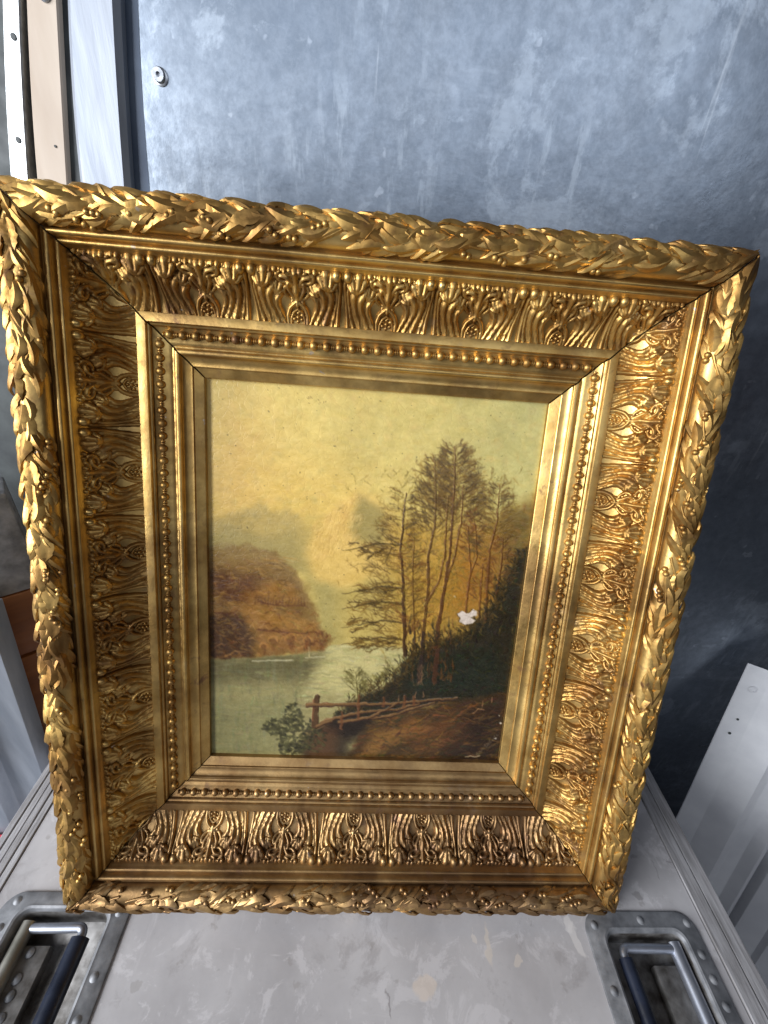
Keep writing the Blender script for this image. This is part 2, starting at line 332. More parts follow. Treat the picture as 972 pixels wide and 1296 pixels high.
def dish(x0, x1, y0, y1, hx0, hx1, hy0, hy1, grip_x, hinge_x, rod_y, rivets, inner_rivets, grip_r, hinge_mat, label):
    loops = [rrect(x0, x1, y0, y1, .013, .0001), rrect(x0, x1, y0, y1, .013, .0014), rrect(x0+.0008, x1-.0008, y0+.0008, y1-.0008, .0125, .0019),
             rrect(hx0-.0035, hx1+.0035, hy0-.0035, hy1+.0035, .0105, .0019), rrect(hx0-.0015, hx1+.0015, hy0-.0015, hy1+.0015, .009, .0026), rrect(hx0, hx1, hy0, hy1, .008, .0020),
             rrect(hx0+.0012, hx1-.0012, hy0+.0012, hy1-.0012, .0075, -.0005), rrect(hx0+.003, hx1-.003, hy0+.003, hy1-.003, .007, -.0155), rrect(hx0+.006, hx1-.006, hy0+.006, hy1-.006, .005, -.0175)]
    n = len(loops[0]); V = [p for l in loops for p in l]; F = []
    for i in range(len(loops)-1):
        for k in range(n): F.append((i*n+k, i*n+(k+1) % n, (i+1)*n+(k+1) % n, (i+1)*n+k))
    F.append(tuple((len(loops)-1)*n+k for k in range(n)))
    me = finish(mesh_of('handle_dish', V, F, M['steel']), M['steel'], True, 35, True)
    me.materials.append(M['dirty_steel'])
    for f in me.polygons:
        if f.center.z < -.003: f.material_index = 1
    d = cpart('handle_dish', me); d['label'] = label
    for (x, y) in rivets: link('rivet', rivet_me, d, (x, y, .0017))
    for (x, y) in inner_rivets: link('rivet', rivet_me, d, (x, y, -.0176 if abs(x-hinge_x) > .013 else -.0085))
    s = 1 if hinge_x > grip_x else -1
    yb = hy0+.008
    V, F = tube([(grip_x, rod_y-.006, -.0025), (grip_x, (rod_y+yb)/2, -.0015), (grip_x, yb+.006, -.0025)], grip_r, 18); g = link('grip', finish(mesh_of('grip', V, F, M['rubber']), M['rubber'], True, 50, True), d)
    for v in ():
        pass
    cr = .004
    pts = [(grip_x, rod_y-.012, -.0025), (grip_x, rod_y-.004, -.0025)]+[(grip_x+s*(.004-.004*math.cos(t)), rod_y-.004+.004*math.sin(t), -.0025) for t in np.linspace(.2, math.pi/2, 5)]+[(hinge_x, rod_y, -.0045)]
    V, F = tube(pts, .0031, 12); link('handle_rod', finish(mesh_of('handle_rod', V, F, M['tube']), M['tube'], True, 50, True), d)
    V, F = tube([(hinge_x, rod_y+.0035, -.005), (hinge_x, yb, -.005)], .0050, 16); link('hinge_bar', finish(mesh_of('hinge_bar', V, F, hinge_mat), hinge_mat, True, 50, True), d)
    a, b_ = sorted((hinge_x, hinge_x-s*.021))
    link('hinge_plate', bm_mesh('hinge_plate', box_bm(a, b_, yb, rod_y-.008, -.0180, -.0090, .0006), M['dirty_steel']), d)
    V, F = tube([(grip_x, yb+.010, -.0025), (grip_x, yb, -.0025), (hinge_x, yb, -.0045)], .0031, 12); link('handle_rod', finish(mesh_of('handle_rod', V, F, M['tube']), M['tube'], True, 50, True), d)
dish(.1875, .2800, -.262, -.1215, .2015, .2660, -.245, -.1330, .2135, .2585, -.1420,
     [(.1955, -.1300), (.2353, -.1270), (.2735, -.1285), (.1940, -.1652), (.1940, -.2000), (.2735, -.1464), (.2735, -.1597), (.2735, -.1730), (.1945, -.2350)], [(.2245, -.1520), (.2440, -.1660), (.2440, -.1740), (.2440, -.1580)], .0052, M['tube'], 'steel handle dish with bluish grip, wood edging close beside it')
dish(-.2625, -.1670, -.250, -.1115, -.2475, -.1805, -.235, -.1215, -.1965, -.2390, -.1310,
     [(-.2530, -.1170), (-.2550, -.1325), (-.1742, -.1572), (-.1742, -.1769), (-.1745, -.1235), (-.1742, -.205), (-.255, -.165)], [(-.2300, -.1430), (-.2300, -.1560), (-.2290, -.1640), (-.2280, -.1740)], .0064, M['olive_tube'], 'steel handle dish with thick black grip and tarnished hinge bar')

# ---------------------------------------------------------------- things standing beside the case
def white_profile(name, xs_h, zt, y_top, label, slope=.208, top_cut=0.0):
    """folded white sheet leaning back against the wall: xs_h = [(x, forward offset)...]"""
    t = .0016; V = []; F = []; n = len(xs_h)
    dx = .03
    zs = (FLOOR_Z, zt)
    for z in zs:
        y = y_top-(zt-z)*slope
        for (x, h) in xs_h: V.append((x+(z)*dx, y-h-(x-xs_h[0][0])*.42, z))
        for (x, h) in xs_h: V.append((x+(z)*dx, y-h-(x-xs_h[0][0])*.42+t, z))
    m = 2*n
    for k in range(n-1):
        F.append((k, k+1, m+k+1, m+k)); F.append((n+k+1, n+k, m+n+k, m+n+k+1))
        F.append((m+k, m+k+1, m+n+k+1, m+n+k)); F.append((k+1, k, n+k, n+k+1))
    F.append((0, m, m+n, n)); F.append((n-1, 2*n-1, m+2*n-1, m+n-1))
    bm = bmesh.new(); me = bpy.data.meshes.new('t')
    me.from_pydata(V, [], F); bm.from_mesh(me); bmesh.ops.recalc_face_normals(bm, faces=bm.faces)
    bmesh.ops.bevel(bm, geom=[e for e in bm.edges if e.calc_face_angle(0) > .2], offset=.0007, segments=2, profile=.5, affect='EDGES')
    return tag(link(name, bm_mesh(name, bm, M['white'])), label, 'white panel', 'white folded panels beside the case')
wp = white_profile('folded_panel', [(.445, .0), (.466, .003), (.486, .017), (.502, .006), (.516, .004), (.522, .014), (.527, .012)], .078, .073, 'tallest white folded panel with a stud and soft ridges, leaning by the metal wall')
V, F = disc(.0040, .0010, 20, .0020); link('panel_stud', finish(mesh_of('panel_stud', V, F, M['white']), M['white'], True, 40, True), wp, (.4570, .0595, .050), (-.2, 0, -.4))
for x, z, r in ((.4555, .006, .0014), (.4540, -.016, .0017), (.4780, -.06, .0011)):
    V, F = disc(r, .0004, 12); link('scuff_dent', finish(mesh_of('scuff_dent', V, F, M['dark']), M['dark'], True, 40, True), wp, (x, .073-(.078-z)*.208-(x-.445)*.42-.0012-(.003 if x < .47 else .0105)*(x-.445)/.021*(1 if x < .47 else .64), z), (-.2, 0, -.4))
white_profile('folded_panel', [(.534, -.020), (.536, .0), (.560, .004), (.563, -.010)], -.09, -.013, 'narrow white folded panel between the ridged panel and the shortest one')
white_profile('folded_panel', [(.568, -.020), (.570, .0), (.650, .006), (.655, -.010)], -.20, -.052, 'shortest white folded panel beside the wooden edge of the case')
def prism_along(name, poly, p0, p1, mt):
    V = []; n = len(poly)
    for p in (p0, p1):
        for (x, y) in poly: V.append((p[0]+x, p[1]+y, p[2]))
    F = [(k, (k+1) % n, n+(k+1) % n, n+k) for k in range(n)]+[tuple(range(n))[::-1], tuple(range(n, 2*n))]
    bm = bmesh.new(); me = bpy.data.meshes.new('t'); me.from_pydata(V, [], F); bm.from_mesh(me); bpy.data.meshes.remove(me)
    bmesh.ops.recalc_face_normals(bm, faces=bm.faces)
    bmesh.ops.bevel(bm, geom=[e for e in bm.edges if e.calc_face_angle(0) > .5], offset=.0008, segments=2, profile=.5, affect='EDGES')
    return bm_mesh(name, bm, mt)
post = tag(link('aluminium_profile', prism_along('aluminium_profile', [(0, 0), (-.033, -.001), (-.035, -.014), (-.085, -.016), (-.085, .004), (-.05, .016), (0, .016)], (-.3685, -.015, FLOOR_Z), (-.277, -.015, .20), M['alu'])), 'leaning grey aluminium profile beside the flight case', 'profile')
def yawed_box(name, p, psi, l, d, z0, z1, mt):
    bm = box_bm(-.012, l, 0, d, z0, z1, .0015)
    bmesh.ops.transform(bm, matrix=Matrix.Translation((p[0], p[1], 0)) @ Matrix.Rotation(psi, 4, 'Z'), verts=bm.verts)
    return bm_mesh(name, bm, mt)
for i, (z0, z1, lab) in enumerate(((FLOOR_Z, .0955, 'tall red-brown box at the foot of the stack beside the gilt frame'), (.0985, .1665, 'flat red-brown box lying on the tall brown box'))):
    tag(link('brown_box', yawed_box('brown_box', (-.3313, .020), R(38), .052, .042, z0, z1, M['brown'])), lab, 'box', 'brown boxes stacked beside the case')
tag(link('metal_tin', yawed_box('metal_tin', (-.3283, .0235), R(38), .048, .036, .1675, .262, M['steel'])), 'dull grey metal tin on top of the brown boxes', 'tin')
tag(link('red_strap', prism_along('red_strap', [(0, 0), (.002, -.0022), (.126, .0005), (.126, .0025)], (-.468, -.0345, -.121), (-.468, -.0345, -.106), M['red'])), 'red webbing strap across the leaning aluminium profile', 'strap')
# ---------------------------------------------------------------- the gilt frame
U = 0.12                                   # half the width of the sight opening, metres
HB = 1.2356                                # half height of the opening in U
LEAN = 19.5
frame = tag(empty('gilt_picture_frame', (0, 0, 0.2248868), (R(90-LEAN), 0, 0)), 'ornate gilt frame with a mountain lake landscape leaning against the metal wall', 'framed painting')
WC, HC, RX, RZ = .648, .395, .075, .066    # laurel torus
P0, P1, P2 = np.array((.297, .135)), np.array((.432, .162)), np.array((.508, .318))
bez = lambda t: np.outer((1-t)**2, P0)+np.outer(2*t*(1-t), P1)+np.outer(t*t, P2)
def profile():
    p = [(0, -.03), (0, .010), (.004, .014), (.046, .030), (.050, .032), (.0505, .043), (.054, .046), (.060, .046), (.072, .047), (.088, .053), (.100, .062), (.104, .067), (.1045, .076), (.109, .081)]
    p += [(.122+.014*math.cos(t), .080+.008*math.sin(t)) for t in np.linspace(2.6, .2, 6)]
    p += [(.140, .072), (.147, .071), (.158, .080), (.166, .084), (.232, .100), (.236, .104), (.2365, .118), (.241, .124), (.247, .127), (.2475, .142), (.251, .147), (.290, .150), (.295, .149), (.297, .146)]
    p += [tuple(q) for q in bez(np.linspace(0, 1, 14))]
    p += [(.509, .334), (.513, .340)]
    p += [(.5245+.0115*math.cos(t), .346+.014*math.sin(t)) for t in np.linspace(2.9, .3, 8)]
    p += [(.5365, .352), (.538, .366)]
    p += [(.552+.0135*math.cos(t), .374+.018*math.sin(t)) for t in np.linspace(2.9, -.1, 9)]
    p += [(.5665, .366)]
    p += [(WC-RX*math.cos(t), HC+RZ*math.sin(t)) for t in np.linspace(-.25, math.pi+.05, 22)]
    p += [(.719, .372), (.717, .34), (.710, .32), (.602, -.112), (.596, -.12), (.065, -.12), (.060, -.115), (.060, -.03)]
    return p
PROF = profile()
def miter_clip(me, half, off, gap):
    """cut a rail-space mesh at both mitres"""
    bm = bmesh.new(); bm.from_mesh(me)
    for s in (1, -1):
        n = Vector((s, -1, 0)).normalized(); co = Vector((s*(half-off)*U-s*gap*1.414, 0, 0))
        bmesh.ops.bisect_plane(bm, geom=list(bm.verts)+list(bm.edges)+list(bm.faces), plane_co=co, plane_no=n, clear_outer=True)
    bm.to_mesh(me); bm.free(); return me
def rail_mesh(half, off, gap):
    n = len(PROF); V = []; F = []
    for s in (-1, 1):
        for (w, h) in PROF: V.append((s*((half+w)*U-gap*1.414), (off+w)*U, h*U))
    for k in range(n): F.append((k, (k+1) % n, n+(k+1) % n, n+k))
    F += [tuple(range(n))[::-1], tuple(range(n, 2*n))]
    return finish(mesh_of('rail', V, F, M['gold_bright']), M['gold_bright'], True, 38, True)

# --- laurel leaves lying round the torus (tips towards -x)
rl = random.Random(4)
def torus_pt(s, phi, n): return (s, (WC*U-(RX*U+n)*math.cos(phi)), HC*U+(RZ*U+n)*math.sin(phi))
def leaflet(V, F, phi0, s0, skew, L, W, lift, rg, base, keel):
    """one pointed leaflet with a folded midrib and a nicked margin, lying on the torus"""
    na, nc = 13, 3; v0 = len(V)
    cs = [-1.0]+[k/nc for k in range(-nc, nc+1)]+[1.0]; nn = len(cs)
    ph = rg.uniform(0, 6); nick = rg.choice((2.5, 3.5, 4.5)); bend = rg.uniform(-.0025, .0025); cup = rg.choice((1, 1, 1, -.8))
    for i in range(na):
        a = i/(na-1)
        w = W*max(.03, (math.sin(math.pi*(.04+.96*a)**.80)))**.85
        w *= 1-.28*((nick*a+ph) % 1.0)*(.15 < a < .95)
        for j, c in enumerate(cs):
            n = base-.0004+lift*a**1.1+keel*(1-abs(c) if cup > 0 else .8*abs(c))*math.sin(math.pi*min(.93, a*.9+.08))
            if a > .85: n -= (a-.85)*.009
            if j in (0, nn-1): n = max(-.0012, n-.0010)
            V.append(torus_pt(s0-L*a, phi0+(c*w+skew*a+bend*4*a*(1-a))/((RX+RZ)/2*U), n))
    for i in range(na-1):
        for j in range(nn-1): F.append((v0+i*nn+j, v0+i*nn+j+1, v0+(i+1)*nn+j+1, v0+(i+1)*nn+j))
def sprig_mesh(phi0, lean, seed, lift, base):
    """a small spray of three or four leaves springing from one point"""
    rg = random.Random(seed); V = []; F = []
    for k, (da, ds) in enumerate(((0, 0), (1, .003), (-1, .004), (rg.choice((-.5, .5)), .009), (1.3, -.004), (-1.3, -.003))[:rg.choice((4, 5, 6))]):
        leaflet(V, F, phi0+da*.10, .010+ds+rg.uniform(-.002, .002), lean+da*rg.uniform(.005, .010), rg.uniform(.013, .022), rg.uniform(.0025, .0039), lift*rg.uniform(.4, 1.4), rg, base+(.0007 if k == 0 else 0), rg.uniform(.0010, .0016))
    return finish(mesh_of('leaf_sprig', V, F, M['gold']), M['gold'], True, 26, True)
LEAVES = {0: [], 1: [], 2: []}
for k in range(8):
    LEAVES[0].append(sprig_mesh(R(42+rl.uniform(-6, 6)), rl.uniform(-.004, .003), 100+k, .0009, -.0002))
    LEAVES[1].append(sprig_mesh(R(90+rl.uniform(-7, 7)), rl.uniform(-.005, .005), 200+k, .0019, .0001))
    LEAVES[2].append(sprig_mesh(R(134+rl.uniform(-7, 7)), rl.uniform(-.003, .005), 300+k, .0018, .0))
def sphere_mesh(name, r, mt, nu=10, nv=7, sx=1.0):
    bm = bmesh.new(); bmesh.ops.create_uvsphere(bm, u_segments=nu, v_segments=nv, radius=r)
    for v in bm.verts: v.co.x *= sx
    return bm_mesh(name, bm, mt, True, 180)
def stalk_mesh(p0, p1, bow):
    pts = [torus_pt(x, p, .0004) for x, p in ((0, p0), (.0045, p0+(p1-p0)*.35+bow), (.0095, p0+(p1-p0)*.7+bow), (.0145, p1))]
    V, F = tube(pts, [.0009, .0008, .0007, .0006], 6); return finish(mesh_of('berry_stalk', V, F, M['gold']), M['gold'], True, 60, True)
STALKS = [stalk_mesh(R(rl.uniform(28, 70)), R(rl.uniform(50, 95)), rl.uniform(-.15, .15)) for k in range(6)]
BERRY = sphere_mesh('berry', .0019, M['gold'])
PEARL = sphere_mesh('pearl', .0034, M['gold_bright'], 14, 9, .85)
def bead_mesh(pitch):
    r = .0029; pr = []
    for t in np.linspace(0, math.pi, 8): pr.append((-r*.92*math.cos(t), max(r*math.sin(t), .0007)))
    e = pitch/2
    pr = [(-e, .0008), (-e+.0004, .0016), (-e+.0009, .0016), (-e+.0011, .0008)]+pr+[(e-.0011, .0008), (e-.0009, .0016), (e-.0004, .0016), (e, .0008)]
    n = 10; V = []; F = []
    for (x, q) in pr:
        for k in range(n): V.append((x, q*math.cos(2*math.pi*k/n), q*math.sin(2*math.pi*k/n)))
    for i in range(len(pr)-1):
        for k in range(n): F.append((i*n+k, i*n+(k+1) % n, (i+1)*n+(k+1) % n, (i+1)*n+k))
    return finish(mesh_of('bead', V, F, M['gold']), M['gold'], True, 60, True)

# --- acanthus ornament pressed into the cove, as height fields
tt = np.linspace(0, 1, 200); bp = bez(tt); arc = np.r_[0, np.cumsum(np.hypot(*np.diff(bp, axis=0).T))]; ARC = arc[-1]*U
def cove_pt(v):
    t = np.interp(v*arc[-1], arc, tt); p = bez(np.atleast_1d(t))
    d = np.stack([2*(1-t)*(P1-P0)[0]+2*t*(P2-P1)[0], 2*(1-t)*(P1-P0)[1]+2*t*(P2-P1)[1]], -1)
    nrm = np.stack([-d[..., 1], d[..., 0]], -1); nrm /= np.linalg.norm(nrm, axis=-1, keepdims=True)
    return p, nrm
NU, NV = 116, 84
def field(uw):
    u, v = np.meshgrid(np.linspace(-.52, .52, NU)*uw, np.linspace(0.005, 1.0, NV)*ARC, indexing='ij')
    return u, v
def rib(Z, u, v, pts, r, h, uw, groove=0.0):
    """round ridge along a smoothed polyline; pts in unit coords, r and h (mm) may vary along it"""
    p = np.array(pts, float)
    t0 = np.linspace(0, 1, len(p)); t1 = np.linspace(0, 1, 24)
    k = np.stack([np.interp(t1, t0, p[:, 0]), np.interp(t1, t0, p[:, 1])], 1)
    for _ in range(3): k[1:-1] = (k[:-2]+2*k[1:-1]+k[2:])/4
    k = k*[uw, ARC]
    rr = np.interp(t1, np.linspace(0, 1, len(r)), r)/1000; hh = np.interp(t1, np.linspace(0, 1, len(h)), h)/1000
    for i in range(len(k)-1):
        d = k[i+1]-k[i]; L = d@d+1e-12
        t = np.clip(((u-k[i, 0])*d[0]+(v-k[i, 1])*d[1])/L, 0, 1)
        q = np.hypot(u-k[i, 0]-t*d[0], v-k[i, 1]-t*d[1]); rad = rr[i]+(rr[i+1]-rr[i])*t; hg = hh[i]+(hh[i+1]-hh[i])*t
        x = np.clip(1-(q/rad)**2, 0, None)
        f = hg*x**.6
        if groove: f = f-groove/1000*np.exp(-(q/(rad*.22))**2)*(x > 0)
        np.maximum(Z, f, out=Z)
def blob(Z, u, v, c, r, h, uw):
    q = ((u-c[0]*uw)**2+(v-c[1]*ARC)**2)/(r/1000)**2
    np.maximum(Z, h/1000*np.clip(1-q, 0, None)**.5, out=Z)
def ornament(name, Z, u, v):
    keep = np.zeros((NU-1, NV-1), bool)
    for a in (0, 1):
        for b in (0, 1): keep |= Z[a:NU-1+a, b:NV-1+b] > 0
    p, nrm = cove_pt(v.ravel()/ARC)
    h = np.where(Z > 0, Z, -.0006).ravel()
    P = np.stack([u.ravel(), p[:, 0]*U+nrm[:, 0]*h, p[:, 1]*U+nrm[:, 1]*h], 1)
    ii, jj = np.nonzero(keep); f = np.stack([ii*NV+jj, (ii+1)*NV+jj, (ii+1)*NV+jj+1, ii*NV+jj+1], 1)
    used, inv = np.unique(f, return_inverse=True)
    return finish(mesh_of(name, P[used], inv.reshape(f.shape), M['gold']), M['gold'], True, 180)
def make_unit(uw):
    out = {}; u, v = field(uw)
    for s, nm in ((1, 'r'), (-1, 'l')):
        Z = np.zeros_like(u); m = lambda L: [(s*a, b) for a, b in L]
        leaf = [([(.378, 0), (.412, .22), (.436, .44), (.444, .64), (.424, .78)], (1.4, 1.7, 1.8, 2.0, 1.7), (1.8, 2.8, 3.2, 3.3, 2.2)),
                ([(.292, 0), (.335, .20), (.374, .40), (.380, .58), (.345, .72)], (1.5, 2.0, 2.3, 2.7, 2.9), (1.9, 3.2, 4.2, 5.0, 4.4)),
                ([(.208, 0), (.256, .18), (.300, .36), (.302, .53), (.252, .66)], (1.5, 2.0, 2.4, 2.8, 3.0), (1.9, 3.3, 4.4, 5.2, 4.6)),
                ([(.138, 0), (.176, .14), (.218, .28), (.222, .42), (.178, .52)], (1.2, 1.7, 2.1, 2.4, 2.5), (1.6, 2.8, 3.6, 4.1, 3.5))]
        rib(Z, u, v, m([(.265, 0), (.320, .20), (.358, .42), (.350, .62), (.330, .72)]), (3.6, 4.4, 4.8, 4.6, 3.0), (1.3, 2.2, 3.1, 3.2, 2.2), uw)
        rib(Z, u, v, m([(.200, .05), (.255, .24), (.268, .40), (.225, .54)]), (2.6, 3.6, 4.0, 3.2), (1.2, 2.1, 2.9, 2.5), uw)
        for pts, r, h in leaf: rib(Z, u, v, m(pts), r, h, uw)
        for c, ln, hh in (((.345, .68), ((.085, .10, 2.5), (.048, .21, 2.7), (-.022, .24, 2.8), (-.082, .17, 2.6)), 6.0), ((.232, .54), ((-.020, .17, 2.2), (-.068, .13, 2.2), (-.085, .03, 1.9)), 4.6)):
            for du, dv, r1 in ln: rib(Z, u, v, m([c, (c[0]+du*.6, c[1]+dv*.5), (c[0]+du, c[1]+dv)]), (1.3, r1*.85, r1*.95), (hh*.9, hh, hh*.55), uw, .35)
        Z -= np.where(Z > 0, .00022*(np.sin(u/uw*190+v/ARC*9)*.5+.5), 0); Z = np.maximum(Z, 0)
        out['acanthus_leaf_'+nm] = ornament('acanthus_leaf', Z, u, v)
        Z = np.zeros_like(u)
        rib(Z, u, v, m([(.440, 0), (.452, .30), (.468, .58), (.475, .80), (.462, .90)]), (1.5, 1.6, 1.5, 1.4, 1.3), (2.2, 3.0, 3.2, 3.0, 2.0), uw)
        rib(Z, u, v, m([(.410, 0), (.426, .26), (.448, .52), (.458, .72)]), (.8, .9, .9, .5), (1.2, 1.7, 1.8, .9), uw)
        out['stem_'+nm] = ornament('stem', Z, u, v)
    Z = np.zeros_like(u)
    for s in (1, -1):
        m = lambda L: [(s*a, b) for a, b in L]
        rib(Z, u, v, m([(.108, 0), (.112, .14), (.085, .28), (.020, .38)]), (1.2, 1.4, 1.5, 1.3), (1.2, 2.2, 2.8, 3.0), uw)
        rib(Z, u, v, m([(.074, 0), (.074, .10), (.050, .20), (.0, .26)]), (.9, 1.0, 1.0, .9), (1.2, 1.8, 2.2, 2.4), uw)
        rib(Z, u, v, m([(.012, .36), (.045, .50), (.090, .62), (.085, .74), (.055, .72), (.060, .66)]), (1.2, 1.5, 1.6, 1.5, 1.2, 1.0), (2.0, 2.6, 3.0, 3.2, 2.4, 1.9), uw)
        rib(Z, u, v, m([(.030, .55), (.040, .72), (.085, .84), (.150, .86), (.170, .80)]), (1.2, 1.5, 1.6, 1.5, 1.2), (2.0, 2.6, 3.0, 2.6, 1.9), uw)
        rib(Z, u, v, m([(.020, .62), (.018, .78), (.040, .92)]), (.9, 1.0, .8), (1.6, 2.2, 1.6), uw)
        rib(Z, u, v, m([(.045, .40), (.105, .47), (.140, .56), (.120, .66), (.095, .60)]), (.8, 1.2, 1.5, 1.3, .9), (1.2, 2.0, 2.6, 2.2, 1.5), uw, .3)
        rib(Z, u, v, m([(.075, .76), (.130, .72), (.185, .78), (.200, .88), (.160, .92)]), (.8, 1.2, 1.5, 1.4, .9), (1.3, 2.0, 2.4, 2.2, 1.5), uw, .3)
        rib(Z, u, v, m([(.040, .86), (.090, .90), (.130, .95)]), (1.0, 1.3, 1.0), (1.6, 2.1, 1.5), uw, .3)
        rib(Z, u, v, m([(.250, .90), (.300, .93), (.350, .90), (.400, .93), (.440, .88)]), (.9, 1.3, 1.1, 1.4, 1.0), (1.2, 1.9, 1.4, 2.0, 1.3), uw)
        rib(Z, u, v, m([(.055, .30), (.062, .38), (.040, .46)]), (.9, 1.2, .8), (1.4, 2.0, 1.4), uw)
        for k in range(4): blob(Z, u, v, (s*(.10+.05*math.sin(k*2.1)), .50-.03*k+.05*(k % 2)), .9, 1.4, uw)
    rib(Z, u, v, [(0, .33), (.006, .45), (-.006, .58), (.004, .72), (0, .93)], (1.8, 1.6, 2.4, 1.7, 2.0), (3.2, 3.0, 4.4, 3.4, 3.4), uw)
    blob(Z, u, v, (0, .12), 1.3, 2.3, uw)
    for k in range(6): blob(Z, u, v, (.048*math.cos(k*math.pi/3+.5), .12+.072*math.sin(k*math.pi/3+.5)), 1.15, 1.7, uw)
    blob(Z, u, v, (0, .62), 1.7, 3.1, uw)
    for k in range(17):
        if k in (0, 16): continue
        q = -.42+.84*k/16; blob(Z, u, v, (q, .945+.012*math.sin(k*5.3)), 1.2+.5*math.sin(k*3.7), 2.0+.7*math.sin(k*2.3), uw)
    out['palmette'] = ornament('palmette', Z, u, v)
    return out
def rails():
    g = .00035
    for nm, half, off, rot, units in (('top', 1.0, HB, 0, 5), ('left', HB, 1.0, 90, 6), ('bottom', 1.0, HB, 180, 5), ('right', HB, 1.0, -90, 6)):
        gap = .0007 if nm in ('top',) else g
        rail = link('rail', RAILS.setdefault((half, gap), rail_mesh(half, off, gap)), frame, (0, 0, 0), (0, 0, R(rot)))
        oy = off*U
        rd = random.Random(rot+7)
        # laurel leaves and berries
        tot = (half+WC)*U; step = .0185; n = int(2*tot/step)+2
        for i in range(n):
            for row in range(3):
                if row == 0 and (i*7 % 5) in (1, 3): continue
                s = -tot+(i+(.0, .45, .2)[row])*step+rd.uniform(-.0045, .0045)
                me = rd.choice(LEAVES[row]); wout = (half+WC+RX*(-.7, 0, .7)[row])*U
                if abs(s) > wout+.016: continue
                if abs(s) > wout-.024:
                    c = me.copy(); c.transform(Matrix.Translation((s, 0, 0))); miter_clip(c, half, 0, gap)
                    if len(c.polygons) < 6: bpy.data.meshes.remove(c); continue
                    link('leaf_sprig', c, rail, (0, oy, 0))
                else: link('leaf_sprig', me, rail, (s, oy, 0))
            for row in range(2):
                s = -tot+(i+(.62, .28)[row])*step+rd.uniform(-.003, .003); phi = R((34, 66)[row]+rd.uniform(-9, 9))
                if abs(s) > tot-.012 or rd.random() < .55: continue
                lone = True; dv = rd.uniform(-.25, .25)
                link('berry_stalk', rd.choice(STALKS), rail, (s, oy, 0))
                for q in range(rd.choice((1, 2, 2, 3))):
                    x, y, z = torus_pt(s+q*.0030, phi+q*dv, .0010)
                    if lone: link('berry', BERRY, rail, (x, oy+y, z))
        # bead and reel
        wb = .1995; nb = 34 if half == 1.0 else 41
        bl = 2*(half+wb)*U-.004; pitch = bl/nb
        bm_ = BEADS.setdefault(nb, bead_mesh(pitch))
        for i in range(nb): link('bead', bm_, rail, (-bl/2+(i+.5)*pitch, oy+wb*U, .1005*U))
        # acanthus units, the outermost cut by the mitre
        uw = {5: .4620, 6: .4636}[units]*U
        un = UNITS.setdefault(units, make_unit(uw))
        for k in range(-1, units+1):
            s = (k-(units-1)/2)*uw
            for key, me in un.items():
                name = key.rsplit('_', 1)[0] if key[-2:] in ('_r', '_l') else key
                if k in (-1, units):
                    c = me.copy(); c.transform(Matrix.Translation((s, 0, 0))); miter_clip(c, half, 0, gap)
                    if len(c.polygons) < 8: bpy.data.meshes.remove(c); continue
                    link(name, c, rail, (0, oy, 0))
                else: link(name, me, rail, (s, oy, 0))
        for k in range(units+1):
            s = (k-units/2)*uw; p, nr = cove_pt(np.array([.925]))
            for q in (-1, 1): link('pearl', PEARL, rail, (s+q*.0033, oy+p[0, 0]*U+nr[0, 0]*.0009, p[0, 1]*U+nr[0, 1]*.0009))
        if nm == 'bottom':                                          # this rail was bronzed over and has gone dull and pinkish
            for o in [rail]+list(rail.children):
                o.material_slots[0].link = 'OBJECT'; o.material_slots[0].material = M['bronzed']
RAILS = {}; BEADS = {}; UNITS = {}
rails()
